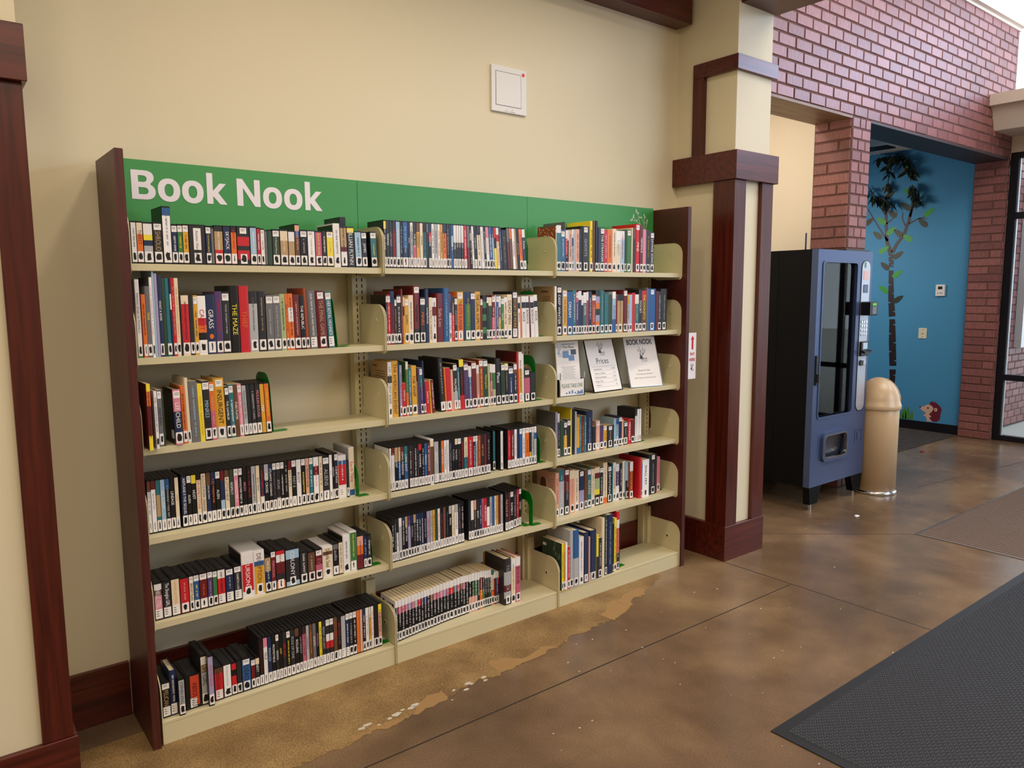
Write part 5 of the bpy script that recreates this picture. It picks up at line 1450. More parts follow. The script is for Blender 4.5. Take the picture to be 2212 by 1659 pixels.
def poppy(m, h, D):
    for cy, cz, r in ((D*.62, h*.55, .02), (D*.33, h*.46, .016), (D*.75, h*.3, .018)):
        m.prism([(cy+(r+.005)*math.cos(j*.45), cz+(r+.005)*math.sin(j*.45)) for j in range(14)], -.0008, -.0002, 'yz', PAL['c'])
        m.prism([(cy+r*math.cos(j*.45), cz+r*math.sin(j*.45)) for j in range(14)], -.0011, -.0002, 'yz', PAL['r'])
    rect(m, D*.78, D*.95, h*.84, h*.9, 'w')
    for q in range(16): yy = BR.uniform(.01, D*.5); zz = BR.uniform(h*.3, h*.95); rect(m, yy, yy+.002, zz, zz+.02, 'v')
cover_print('36', 0, poppy)
cover_print('13', 5, lambda m, h, D: (lines(m, .02, D*.7, h*.3, h*.9, 16, 'g'), rect(m, .015, .05, .02, .05, 'w')))
def comicback(m, h, D):
    for q in range(5): rect(m, .012+q*.02, .028+q*.02, h*.55+BR.uniform(0, .01), h*.8+BR.uniform(0, .02), 'k' if q % 2 else 'b')
cover_print('26', 0, comicback)
cover_print('26', 37, lambda m, h, D: rect(m, .01, D*.8, h*.45, h*.62, 'i'))
def dots(m, h, D):
    rect(m, .004, D*.95, h*.1, h*.72, 'm')
    for q in range(26): yy = BR.uniform(.0, D*.95); zz = BR.uniform(h*.75, h*.98); rect(m, yy, yy+.004, zz, zz+.005, 'w')
cover_print('31', 0, dots)
def poster(m, h, D):
    rect(m, .01, D*.92, h*.05, h*.9, 'w'); rect(m, D*.15, D*.4, h*.1, h*.2, 'g', -.0008); rect(m, D*.3, D*.55, h*.78, h*.86, 'k', -.0008)
cover_print('35', 21, poster)
cover_print('25', 20, lambda m, h, D: (rect(m, .005, D*.9, h*.5, h*.8, 'R'), rect(m, .005, D*.9, h*.25, h*.5, 'm'), rect(m, .01, D*.4, h*.84, h*.96, 's')))
cover_print('24', 30, lambda m, h, D: (rect(m, .004, D*.85, h*.6, h*.95, 'g'), rect(m, .004, D*.85, h*.04, h*.42, 'c')))
# orange creature printed on the GRASS spine, and its like
root, w, h, D = made[('12', 18)]
m = MB(); m.prism([(w*.5+.007*math.cos(j*.6), .062+.009*math.sin(j*.6)) for j in range(11)], -.0011, -.0006, 'xz', PAL['o']); link('spine_print', m.mesh('spine_print'), MT['matte'], root)

# ---------------------------------------------------------------- green bookends
def bookend(x, row, s, label, h=.17, dep=.13, y=None, lean=0, foot=.045, swing=0):
    z = ROWZ[row]; y = (-(DB if row == 6 else DS) + .025) if y is None else y
    r = thing('bookend', label, 'bookend', (x+dep*math.sin(math.radians(swing)), y, z+.0002), 0, 'green metal bookends'); r.rotation_euler = (0, -math.radians(lean), math.radians(swing))
    rad = dep*.36; n = 8
    def arch(d0, d1, hh, rr):
        p = [(d0, .002), (d0, hh-rr)]
        p += [(d0+rr-rr*math.cos(q*math.pi/2/n), hh-rr+rr*math.sin(q*math.pi/2/n)) for q in range(1, n+1)]
        p += [(d1-rr+rr*math.sin(q*math.pi/2/n), hh-rr+rr*math.cos(q*math.pi/2/n)) for q in range(0, n)]
        p += [(d1, hh-rr), (d1, .002)]; return p
    m = MB(); m.ring(arch(0, dep, h, rad), arch(.028, dep-.028, h-.045, (dep-.056)*.48), 0, .0016, 'yz')
    obj('upright_plate', m, MT['greenplastic'], r)
    m = bx(.0004, foot, 0, dep*.26, 0, .0014); m.prism([(foot, 0), (foot+.008, .004), (foot+.008, dep*.2), (foot, dep*.26)], 0, .0014)
    obj('foot_plate', m, MT['greenplastic'], r)
    return r
def endx(key, i=-1):
    e = rows[key][i]; return float(e[0])+float(e[1])
BK = [('11', 33, dict(y=-.19, h=.128, foot=.004, swing=7), 'green bookend between the last two audiobooks of the top shelf, left bay'),
      ('12', -1, dict(h=.214, lean=5, foot=.05, swing=6), 'leaning green bookend right of the books on the second shelf, left bay'),
      ('13', -1, dict(h=.222, lean=2.4, foot=.05, swing=2), 'tall green bookend holding the short row on the third shelf, left bay'),
      ('14', -1, dict(h=.13, foot=.04), 'green bookend beside the white plastic case, fourth shelf of left bay'),
      ('15', -1, dict(h=.12, foot=.035), 'green bookend with only its foot showing, fifth shelf of left bay'),
      ('16', -1, dict(h=.15, foot=.028, y=-.19), 'green bookend at the end of the DVD row, bottom shelf of left bay'),
      ('21', -1, dict(h=.165, lean=5, foot=.03, swing=6), 'leaning green bookend after the DVDs on the top shelf, middle bay'),
      ('22', -1, dict(h=.217, lean=4, foot=.035, swing=3), 'round-topped green bookend after white books, second shelf of middle bay'),
      ('23', -1, dict(h=.215, lean=1, foot=.035), 'dark green bookend behind the last books, third shelf of middle bay'),
      ('24', -1, dict(h=.145, foot=.04, swing=7), 'bright green bookend after the DVDs, fourth shelf of middle bay'),
      ('26', -1, dict(h=.13, foot=.012, y=-.15), 'green bookend peeping out past the pink hardback, bottom shelf, middle bay'),
      ('31', -1, dict(h=.2, foot=.03), 'green bookend against the last book on the top shelf, right bay'),
      ('32', -1, dict(h=.16, foot=.012), 'green bookend after the dark hardback on the second shelf, right bay'),
      ('34', -1, dict(h=.15, foot=.03, y=-.13), 'green bookend after white DVD cases, fourth shelf of right bay'),
      ('35', -1, dict(h=.15, foot=.03, y=-.13), 'green bookend beside the pink paperback, fifth shelf of right bay'),
      ('36', -1, dict(h=.222, foot=.045, y=-.195, swing=7), 'tall green bookend beside the red book, bottom shelf of right bay')]
for key, i, kw, lab in BK: bookend(endx(key, i)+.0045, int(key[1]), int(key[0]), lab, **kw)
bookend(1.705, 5, 2, 'green arch-shaped bookend standing free on the fifth shelf, middle bay', h=.165, dep=.125, y=-.185, foot=.05)
r = [o for o in bpy.data.objects if o.get('label', '').startswith('green arch-shaped')][0]
obj('base_plate', bx(-.034, -.0002, .018, .105, 0, .0014), MT['greenplastic'], r)
# ================================================================== SIGNS AND HOLDERS
RED = rgb('c41a22'); BLK = rgb('141414'); GRY = rgb('5a5a5a'); GRN = rgb('3f7f5a'); BLU = rgb('6a8fc0')
NEED = ['BOOK NOOK', 'Prices', 'PAY', 'HERE', 'WPLFF', 'Books for Sale', 'Proceeds go to the library', 'Pay for books in the blue drop box', 'Adult Books', "Children's Books",
        'DVDs & Audiobooks', 'Music CDs', 'Magazines', '$1.00', '50¢', 'PLEASE TAKE ONE', 'The Place']
make_texts([(t, False) for t in NEED] + [('BOOK NOOK', True), ('PAY', True), ('HERE', True)])
def logo(par, x, y, z, s, col=BLK):
    """little tree-and-reader emblem over the letters WPLFF, drawn as flat print on a sheet in the local xz plane"""
    m = MB()
    for pth in ([(.1, .3), (.0, .62), (-.12, .9)], [(.1, .3), (.02, .55), (-.3, .72)], [(.1, .3), (.22, .6), (.2, .85)], [(.1, .3), (.32, .5), (.42, .72)], [(.06, .1), (.1, .3)]):
        for (a, b), (c, d) in zip(pth, pth[1:]):
            L_ = math.hypot(c-a, d-b); nx, nz = -(d-b)/L_*.016, (c-a)/L_*.016
            m.prism([(x+s*(a-nx), z+s*(b-nz)), (x+s*(a+nx), z+s*(b+nz)), (x+s*(c+nx), z+s*(d+nz)), (x+s*(c-nx), z+s*(d-nz))], y-.0003, y, 'xz')
    for (a, b, t) in ((-.12, .95, 1.9), (-.2, .82, 2.4), (-.34, .74, 2.8), (-.28, .62, 1), (.2, .9, 1.5), (.27, .74, .9), (.44, .77, 1.2), (.36, .62, 2.2), (-.05, .7, 2.2), (.1, .66, 1.1)):
        l, w = .055, .022
        m.prism([(x+s*(a+l*math.cos(t)), z+s*(b+l*math.sin(t))), (x+s*(a-w*math.sin(t)), z+s*(b+w*math.cos(t))), (x+s*(a-l*math.cos(t)), z+s*(b-l*math.sin(t))), (x+s*(a+w*math.sin(t)), z+s*(b-w*math.cos(t)))], y-.0003, y, 'xz')
    # seated reader
    m.prism([(x+s*a, z+s*b) for a, b in ((-.2, .0), (.08, .0), (.06, .12), (-.02, .3), (-.1, .36), (-.18, .3), (-.14, .2), (-.24, .1))], y-.0003, y, 'xz')
    m.prism([(x+s*(-.1+.055*math.cos(t*.7)), z+s*(.44+.055*math.sin(t*.7))) for t in range(9)], y-.0003, y, 'xz')
    e = link('emblem', m.mesh('emblem'), MT['ink'], par); fixn(e); e.color = (*col, 1)
    letter('WPLFF', par, (x-s*.12, y-.0004, z-s*.12), XR, ZU, s*.62, s*.2, col, name='emblem_letters')
    b = MB(); b.box(x-s*.12, x+s*.5, y-.0003, y, z-s*.19, z-s*.175); b.box(x-s*.08, x+s*.46, y-.0003, y, z-s*.23, z-s*.22)
    l = link('emblem_rule', b.mesh('emblem_rule'), MT['ink'], par); l.color = (*GRY, 1)
def sign_holder(label, x, y, z, rz, w, h, tilt):
    r = thing('sign_holder', label, 'sign', (x, y, z), rz, 'acrylic sign holders on the third shelf')
    pane = bpy.data.objects.new('sheet_pocket', None)
    m = bx(-w/2, w/2, .0012, .0032, 0, h); m2 = m
    m.box(-w/2, w/2, -.0032, -.0012, 0, .004); m.box(-w/2-.003, -w/2, -.003, .0032, 0, h); m.box(w/2, w/2+.003, -.003, .0032, 0, h)
    hold = obj('acrylic_back', m, MT['acrylic'], r); hold.rotation_euler = (-tilt, 0, 0)
    ft = obj('acrylic_foot', bx(-w/2, w/2, 0, .085, .0003, .0026), MT['acrylic'], r)
    sh = obj('paper_sheet', bx(-w/2+.001, w/2-.001, -.0006, .0006, .002, h-.001), MT['sticker'], r); sh.rotation_euler = (-tilt, 0, 0)
    return r, sh
Z3 = ROWZ[3]+.0018
T_ = math.radians(17)
r, sh = sign_holder('clear acrylic sign holder with white price list headed Prices', 2.232, -.172, Z3, math.radians(2), .212, .276, T_)
logo(sh, .0, -.0008, .205, .062)
letter('Prices', sh, (-.045, -.0008, .148), XR, ZU, .09, .03, BLK, name='heading')
for q, (a, b) in enumerate((('Adult Books', '$1.00'), ("Children's Books", '50¢'), ('DVDs & Audiobooks', '$1.00'), ('Music CDs', '$1.00'), ('Magazines', '50¢'))):
    zz = .115-.021*q
    letter(a, sh, (-.078, -.0008, zz), XR, ZU, .085, .0085, BLK, align='l', name='price_line'); letter(b, sh, (.045, -.0008, zz), XR, ZU, .035, .008, BLK, align='r', name='price_line')
    b_ = link('table_rule', bx(-.082, .085, -.0009, -.0006, zz-.005, zz-.0043).mesh('table_rule'), MT['ink'], sh); b_.color = (*GRY, 1)
b_ = link('table_rule', bx(-.082, .085, -.0009, -.0006, .133, .1337).mesh('table_rule'), MT['ink'], sh); b_.color = (*GRY, 1)
r, sh = sign_holder('clear acrylic sign holder with white sheet headed BOOK NOOK', 2.527, -.172, Z3, math.radians(-9), .218, .279, T_)
letter('BOOK NOOK', sh, (-.088, -.0008, .235), XR, ZU, .176, .03, rgb('1a0c10'), bold=True, name='heading')
logo(sh, .0, -.0008, .155, .07)
for q, t in enumerate(('Books for Sale', 'Proceeds go to the library', 'Pay for books in the blue drop box')):
    letter(t, sh, (-.09, -.0008, .087-.021*q), XR, ZU, .18, .0095, BLK, name='sign_line')
# leaflet holder
r = thing('leaflet_holder', 'clear acrylic leaflet holder with PLEASE TAKE ONE label on its pocket', 'holder', (1.962, -.182, Z3), math.radians(-4))
m = bx(-.078, .078, .044, .047, 0, .16); m.box(-.078, .078, -.003, 0, 0, .085); m.box(-.081, -.078, -.003, .047, 0, .085); m.box(.078, .081, -.003, .047, 0, .085)
m.box(-.078, .078, 0, .044, .0003, .003); m.box(-.081, -.07, -.003, .003, .085, .118); m.box(.07, .081, -.003, .003, .085, .118)
obj('acrylic_pocket', m, MT['acrylic'], r)
lb = obj('pocket_label', bx(-.074, .074, -.0042, -.0032, .004, .083), MT['sticker'], r)
letter('PLEASE TAKE ONE', lb, (-.066, -.0047, .043), XR, ZU, .132, .02, GRN, name='label_lettering')
m = MB()
for q in range(5): m.box(-.04+q*.018, -.03+q*.018, -.0046, -.0042, .012, .02+.005*(q % 3))
m.prism([(.02, .008), (.066, .03), (.07, .008)], -.0046, -.0042, 'xz'); o = link('label_picture', m.mesh('label_picture'), MT['ink'], lb); o.color = (*BLU, 1)
fy = thing('leaflets', 'white leaflets headed The Place standing in the acrylic holder', 'leaflet', (1.962, -.172, Z3+.004), math.radians(-4))
st = obj('leaflet_stack', bx(-.072, .072, 0, .006, 0, .268), MT['sticker'], fy); st.rotation_euler = (math.radians(-7), 0, 0)
letter('The Place', st, (-.03, -.0008, .232), XR, ZU, .075, .013, BLK, name='leaflet_heading')
m = MB(); m.box(-.035, .05, -.0006, 0, .251, .254); m.box(-.03, .05, -.0006, 0, .224, .2255)
for q in range(9): m.box(-.045+.004*(q % 3), .045-.012*(q % 2), -.0006, 0, .14-.007*q, .1413-.007*q)
o = link('leaflet_print', m.mesh('leaflet_print'), MT['ink'], st); o.color = (*GRY, 1)
m = MB(); m.box(-.03, .008, -.0007, 0, .185, .22); m.box(.006, .042, -.0008, 0, .17, .198); o = link('leaflet_picture', m.mesh('leaflet_picture'), MT['ink'], st); o.color = (*BLU, 1)
m = MB(); m.box(.022, .055, -.0009, 0, .2, .226); o = link('leaflet_picture', m.mesh('leaflet_picture'), MT['ink'], st); o.color = (*rgb('3c4a66'), 1)
logo(st, -.052, -.0007, .205, .05, rgb('9fb3d6'))
# small upright sign fixed to the end panel
r = thing('pay_here_sign', 'narrow white PAY HERE sign with red arrow on bookcase end panel', 'sign', (2.7755, -.249, 1.072))
pl = obj('sign_plate', bx(.0, .066, 0, .002, 0, .257, bev=.0004), MT['whiteprint'], r)
m = MB(); m.prism([(.026, .165), (.041, .165), (.041, .22), (.049, .22), (.0335, .241), (.018, .22), (.026, .22)], -.0006, 0, 'xz')
o = fixn(link('red_arrow', m.mesh('red_arrow'), MT['ink'], pl)); o.color = (*RED, 1)
letter('PAY', pl, (.014, -.0006, .131), XR, ZU, .04, .017, RED, bold=True); letter('HERE', pl, (.008, -.0006, .1), XR, ZU, .05, .017, RED, bold=True)
logo(pl, .03, -.0006, .053, .036)
# plate high on the library wall
r = thing('wall_plate', 'square white plate with inset panel and red dot high on wall', 'wall plate', (1.662, WY, 2.417))
obj('plate_frame', bx(0, .213, -.012, 0, 0, .213, bev=.002), MT['whiteplastic'], r)
obj('plate_gap', bx(.024, .18, -.0126, -.0115, .03, .187), MT['slot'], r)
obj('inset_panel', bx(.026, .178, -.0132, -.0115, .032, .185), MT['whiteplastic'], r)
m = MB(); m.cyl((.193, -.0135, .19), 'y', .0085, .0014, 18); obj('red_dot', m, flat('red_light', 'e03a2c', .4), r)
m = MB(); m.cyl((.09, -.0128, .016), 'y', .0016, .001, 8); m.cyl((.125, -.0128, .016), 'y', .0022, .001, 8); m.box(.075, .1, -.0125, -.0118, .007, .0085); m.box(.11, .142, -.0125, -.0118, .005, .0075); obj('small_marks', m, flat('grey_marks', '9a9aa0', .5), r)

# ================================================================== VENDING MACHINE
r = thing('vending_machine', 'black and grey-blue vending machine with glass front beside brick pier', 'vending machine', (4.3, -.12, 0))
VW, VH = .75, 1.84
m = MB(); m.box(0, VW, .05, .07, .17, VH); m.box(0, .02, .05, .82, .17, VH); m.box(VW-.02, VW, .05, .82, .17, VH); m.box(.02, VW-.02, .8, .82, .17, VH); m.box(.02, VW-.02, .07, .8, VH-.02, VH); m.box(.02, VW-.02, .07, .8, .17, .55)
m = MB(); m.box(0, .018, .05, .82, .17, VH); m.box(VW-.018, VW, .05, .82, .17, VH); m.box(.018, VW-.018, .8, .82, .17, VH); m.box(.018, VW-.018, .05, .8, VH-.02, VH); m.box(.018, VW-.018, .05, .8, .17, .19)
m.box(-.0015, .0, .3, .304, .17, VH)
obj('cabinet', m, MT['blackpaint'], r)
# door: frame around the window, control strip on the right
def rrect(x0, x1, z0, z1, rad, n=5):
    p = []
    for cx, cz, a0 in ((x1-rad, z1-rad, 0), (x0+rad, z1-rad, 90), (x0+rad, z0+rad, 180), (x1-rad, z0+rad, 270)):
        for q in range(n+1):
            a = math.radians(a0+90*q/n); p.append((cx+rad*math.cos(a), cz+rad*math.sin(a)))
    return p
m = MB()
m.box(0, .066, 0, .048, .17, VH); m.box(.066, .536, 0, .048, 1.758, VH); m.box(.536, VW, 0, .048, .17, VH); m.box(.066, .536, 0, .048, .56, .66); m.box(.066, .14, 0, .048, .17, .56); m.box(.47, .536, 0, .048, .17, .56); m.box(.14, .47, 0, .048, .17, .35); m.box(.14, .47, 0, .048, .54, .56)
door = obj('door', m, MT['steel'], r)
m = MB(); m.ring(rrect(.06, .542, .654, 1.764, .03), rrect(.072, .53, .666, 1.752, .024), -.006, .002, 'xz'); obj('window_trim', m, MT['steel'], door)
m = MB(); m.box(.064, .538, .02, .026, .658, 1.76); obj('window_glass', m, MT['glass_dark'], door)
m = MB(); m.prism(rrect(.598, .716, .665, 1.77, .05), -.004, .001, 'xz'); obj('control_strip', m, flat('silver_strip', 'b9bcc8', .3, .5), door)
m = MB(); m.ring(rrect(.592, .722, .659, 1.776, .055), rrect(.597, .717, .664, 1.771, .05), -.003, .001, 'xz'); obj('strip_groove', m, MT['black'], door)
obj('display_screen', bx(.625, .69, -.007, -.003, 1.54, 1.6, bev=.002), flat('screen_blue', '1d3f66', .15), door)
obj('price_card', bx(.622, .694, -.0055, -.0035, 1.635, 1.7), flat('pink_card', 'e3b9b4', .5), door)
obj('green_sticker', bx(.63, .652, -.0055, -.0035, 1.722, 1.762), flat('green_sticker', '5c8f78', .5), door)
cr = obj('card_reader', bx(.6, .72, -.075, -.003, 1.375, 1.475, bev=.006), MT['black'], door)
obj('reader_screen', bx(.63, .69, -.0775, -.0745, 1.447, 1.465), flat('reader_green', '58c23a', .4), cr); obj('reader_window', bx(.63, .69, -.077, -.0745, 1.385, 1.438), flat('reader_grey', '46505a', .2), cr)
for a in range(4):
    for b in range(3):
        m = MB(); m.cyl((.627+.032*b, -.009, 1.235+.031*a), 'y', .0105, .007, 14); obj('key', m, MT['chrome'], door)
bl = obj('bill_slot', bx(.61, .715, -.02, -.003, 1.072, 1.182, bev=.004), MT['black'], door)
obj('bill_label', bx(.63, .695, -.0215, -.0195, 1.125, 1.172), flat('bill_label', 'b7cfe0', .4), bl); m = MB(); m.prism([(-.02, 1.1), (-.05, 1.094), (-.05, 1.108), (-.02, 1.118)], .605, .722, 'yz'); obj('bill_lip', m, MT['black'], bl)
for xx in (.635, .68):
    m = MB(); m.cyl((xx, -.014, 1.022), 'y', .021, .012, 18); obj('lock', m, MT['chrome'] if xx > .66 else MT['black'], door)
m = MB(); m.ring(rrect(.128, .482, .338, .552, .05), rrect(.15, .46, .36, .53, .04), -.022, .01, 'xz'); bin_ = obj('delivery_frame', m, MT['steel'], door)
m = MB(); m.ring(rrect(.148, .462, .358, .532, .04), rrect(.156, .454, .366, .524, .036), -.024, -.004, 'xz'); obj('delivery_rim', m, MT['chrome'], bin_)
m = MB(); m.add([(.145, .03, .36), (.465, .03, .36), (.465, .012, .53), (.145, .012, .53)], [(0, 1, 2, 3)]); m.box(.14, .47, .03, .04, .345, .545); obj('delivery_flap', m, flat('dark_flap', '2b2e36', .25), bin_)
m = MB(); m.ring(rrect(.606, .712, .42, .524, .008), rrect(.612, .706, .426, .518, .006), -.003, .0005, 'xz'); m.box(.64, .69, -.004, -.001, .44, .5); obj('coin_return', m, MT['steel'], door)
m = MB(); m.box(.012, .032, -.012, .0, .9, 1.11, bev=.004); m.box(.016, .028, -.03, -.012, .92, .98); obj('door_handle', m, MT['black'], door)
# inside of the glass front: trays with coils
for q, zz in enumerate((.72, .9, 1.08, 1.26, 1.44, 1.6)):
    m = bx(.03, .56, .08, .6, zz, zz+.012); m.box(.03, .56, .075, .08, zz-.012, zz+.02); t = obj('tray', m, flat('tray_black', '16171a', .4), r)
m = MB()
for q in range(22):
    rr_ = random.Random(q); x = .08+rr_.uniform(0, .4); z = rr_.choice((.68, 1.285, 1.29)); m.cyl((x, .085, z+.03), 'y', .014, .05, 8)
obj('wrapped_snacks', m, flat('snack_foil', '9aa3b0', .25, .6), r)['kind'] = 'stuff'
m = MB(); m.box(.02, .73, .79, .8, .19, 1.82); m.box(.55, .56, .05, .79, .56, 1.82); obj('inner_lining', m, flat('lining_grey', '23252b', .5), r)
# slanted legs
for x0 in (.0, .575):
    m = MB(); m.prism([(x0+.005, .17), (x0+.165, .17), (x0+.115, .045), (x0+.015, .045)] if x0 == 0 else [(x0, .17), (x0+.17, .17), (x0+.15, .045), (x0+.05, .045)], .0, .05, 'xz'); lg = obj('leg', m, MT['blackpaint'], r)
    m = MB(); m.cyl((x0+.06 if x0 == 0 else x0+.09, .025, .0), 'z', .012, .05, 10); obj('levelling_foot', m, MT['chrome'], lg)
for x0 in (.02, .62):
    obj('leg', bx(x0, x0+.11, .74, .8, .0, .17), MT['blackpaint'], r)
m = MB(); m.cyl((.34, .3, VH), 'z', .016, .02, 12); m.cyl((.34, .3, VH+.02), 'z', .006, .12, 8); an = obj('antenna', m, MT['black'], r)
m = MB(); m.cyl((.34, .3, VH+.001), 'z', .02, .008, 12); obj('antenna_base', m, flat('antenna_red', 'b3202a', .4), an)
m = MB(); m.box(.4, .74, .02, .09, VH, VH+.012); obj('top_hinge', m, MT['black'], r)

# ================================================================== ROUND WASTE BIN
cx, cy = 5.22, -.135
r = thing('waste_bin', 'tan steel waste bin with domed push-flap lid beside vending machine', 'bin', (cx, cy, 0))
R_ = .155
m = MB(); m.lathe([(R_-.004, .022), (R_-.004, .66), (R_-.006, .665), (.0, .665)], 0, 0, 40); obj('body', m, MT['tan'], r, smooth=True)
m = MB(); m.lathe([(R_+.004, .0), (R_+.006, .012), (R_+.002, .026), (R_-.004, .028), (0, .028)], 0, 0, 40); obj('base_ring', m, MT['chrome'], r, smooth=True)
m = MB(); m.lathe([(R_+.004, .655), (R_+.008, .66), (R_+.008, .69), (R_+.002, .7)] + [(R_*math.cos(a), .7+.195*math.sin(a)) for a in [q*math.pi/2/9 for q in range(1, 9)]] + [(.001, .895)], 0, 0, 40)
dome = obj('dome_lid', m, MT['tan'], r, smooth=True)
m = MB(); vs = []; n1, n2 = 10, 8
for i in range(n1+1):
    for j in range(n2+1):
        az = math.radians(-75+110*i/n1); el = math.radians(6+62*j/n2)
        rr_ = 1.02; vs.append((R_*rr_*math.cos(el)*math.cos(az), R_*rr_*math.cos(el)*math.sin(az), .7+.195*rr_*math.sin(el)))
m.add(vs, [(i*(n2+1)+j, (i+1)*(n2+1)+j, (i+1)*(n2+1)+j+1, i*(n2+1)+j+1) for i in range(n1) for j in range(n2)]); fl_ = obj('push_flap', m, MT['tan'], r, smooth=True)
md = fl_.modifiers.new('thick', 'SOLIDIFY'); md.thickness = .003

# ================================================================== MATS
r = thing('entrance_mat', 'charcoal ribbed entrance mat with black rubber border on the concrete floor', 'mat', (1.704, -1.505, 0))
ML, MW = 2.6, 1.9
m = MB(); bw = .042
m.ring([(0, 0), (ML, 0), (ML, -MW), (0, -MW)], [(bw, -bw), (ML-bw, -bw), (ML-bw, -MW+bw), (bw, -MW+bw)], 0, .004, 'xy'); obj('rubber_border', m, MT['rubber'], r)
obj('backing', bx(bw-.001, ML-bw+.001, -MW+bw-.001, -bw+.001, .0002, .003), MT['rubber'], r)
m = MB()
px_, py_ = .0155, .0105
nx, ny = int((ML-2*bw)/px_), int((MW-2*bw)/py_)
for a in range(nx):
    x = bw + a*px_
    for b in range(ny):
        y = -bw - b*py_
        s = .002 if (a+b) % 2 else 0
        m.add([(x+.0008, y-.0012+s*.4, .003), (x+px_-.0008, y-.0012+s*.4, .003), (x+px_-.0008, y-py_+.0012+s*.4, .003), (x+.0008, y-py_+.0012+s*.4, .003), (x+.003, y-py_*.35, .0075+s), (x+px_-.003, y-py_*.35, .0075+s), (x+px_-.003, y-py_*.65, .0075+s), (x+.003, y-py_*.65, .0075+s)],
              [(4, 7, 6, 5), (0, 4, 5, 1), (1, 5, 6, 2), (2, 6, 7, 3), (3, 7, 4, 0)])
o = link('ribbed_pile', m.mesh('ribbed_pile'), flat('pile_charcoal', '4d5058', .9, spec=.2, noise=.45, nscale=260), r); o['kind'] = 'stuff'
r = thing('entrance_grille', 'recessed brown entrance grille of narrow metal slats in the floor', 'floor grille', (4.364, -.822, 0))
GL, GW = 3.7, 2.4
m = MB(); m.ring([(0, 0), (GL, 0), (GL, -GW), (0, -GW)], [(.012, -.012), (GL-.012, -.012), (GL-.012, -GW+.012), (.012, -GW+.012)], .0003, .0035, 'xy'); obj('grille_frame', m, flat('grille_frame_metal', '8f8c88', .35, .8), r)
obj('grille_bed', bx(.012, GL-.012, -GW+.012, -.012, .0003, .001), flat('grille_bed', '2a2320', .9), r)
sm = bx(0, .021, -GW+.013, -.013, .001, .0042, bev=.0012).mesh('slat'); sm.materials.append(flat('grille_carpet_slat', '7d6a5f', .8, spec=.3, noise=.3, nscale=200))
for q in range(int((GL-.03)/.0335)):
    o = bpy.data.objects.new('slat', sm); COL.objects.link(o); o.parent = r; o.location = (.014+q*.0335, 0, 0)

# ================================================================== ON THE BLUE CORRIDOR WALL (faces -X, at X = 8.2)
BX = 8.2
def decal(m, poly, t0, t1): m.prism(poly, BX-t1, BX-t0, 'yz')
r = thing('tree_decal', 'dark birch tree wall decal with green leaves on the blue wall', 'decal', (BX, 1.2, 0)); r.location = (0, 0, 0)
segs = [[((1.188, .655), (1.115, .661)), ((1.173, .459), (1.122, .452)), ((1.17, .11), (1.115, .105))], [((1.219, 1.231), (1.155, 1.232)), ((1.212, .978), (1.133, .982)), ((1.19, .697), (1.113, .702))],
        [((1.255, 1.785), (1.205, 1.784)), ((1.246, 1.482), (1.182, 1.482)), ((1.227, 1.258), (1.153, 1.267))], [((1.271, 1.994), (1.21, 1.991)), ((1.257, 1.824), (1.205, 1.822))]]
notch = random.Random(5)
for sg in segs:
    m = MB(); decal(m, [a for a, b in sg] + [b for a, b in sg][::-1], .0002, .0015); tr = obj('trunk', m, MT['bark'], r)
    m = MB()
    for k in range(5):
        z = sg[-1][0][1] + (sg[0][0][1]-sg[-1][0][1])*(k+.6)/5.2; yl = sg[0][0][0] + (sg[-1][0][0]-sg[0][0][0])*(1-(k+.6)/5.2); yr = sg[0][1][0] + (sg[-1][1][0]-sg[0][1][0])*(1-(k+.6)/5.2)
        if k % 2: decal(m, [(yl+.002, z+.008), (yl+.002, z-.008), (yl-.03, z)], .0015, .0019)
        else: decal(m, [(yr-.002, z+.008), (yr-.002, z-.008), (yr+.03, z)], .0015, .0019)
    obj('bark_notch', m, MT['blue'], tr)
brs = [[(1.242, 1.97, .0252), (1.296, 2.119, .0189), (1.312, 2.3, .0168), (1.323, 2.503, .0147)], [(1.225, 1.985, .021), (1.181, 2.079, .0189), (1.109, 2.175, .0189), (1.062, 2.326, .0168), (1.031, 2.541, .0126)],
       [(1.284, 2.118, .0147), (1.346, 2.201, .0084), (1.446, 2.355, .0063), (1.535, 2.499, .0052)], [(1.313, 2.311, .0105), (1.241, 2.362, .0063), (1.195, 2.429, .0052)], [(1.061, 2.293, .0105), (.966, 2.34, .0063), (.872, 2.359, .0052)],
       [(.966, 2.34, .0063), (.871, 2.333, .0042)], [(1.097, 2.273, .0084), (1.136, 2.353, .0063), (1.133, 2.424, .0042)], [(1.054, 2.369, .0126), (1.01, 2.539, .0084)], [(1.323, 2.413, .0084), (1.366, 2.462, .0063), (1.396, 2.509, .0042)]]
for b in brs:
    L1, L2 = [], []
    for k, (y, z, w) in enumerate(b):
        p, q = b[max(0, k-1)], b[min(len(b)-1, k+1)]; d = math.hypot(q[0]-p[0], q[1]-p[1]); nx, nz = -(q[1]-p[1])/d, (q[0]-p[0])/d
        L1.append((y+nx*w, z+nz*w)); L2.append((y-nx*w, z-nz*w))
    m = MB()
    for k in range(len(b)-1): decal(m, [L1[k], L1[k+1], L2[k+1], L2[k]], .0002, .0014)
    obj('branch', m, MT['bark'], r)
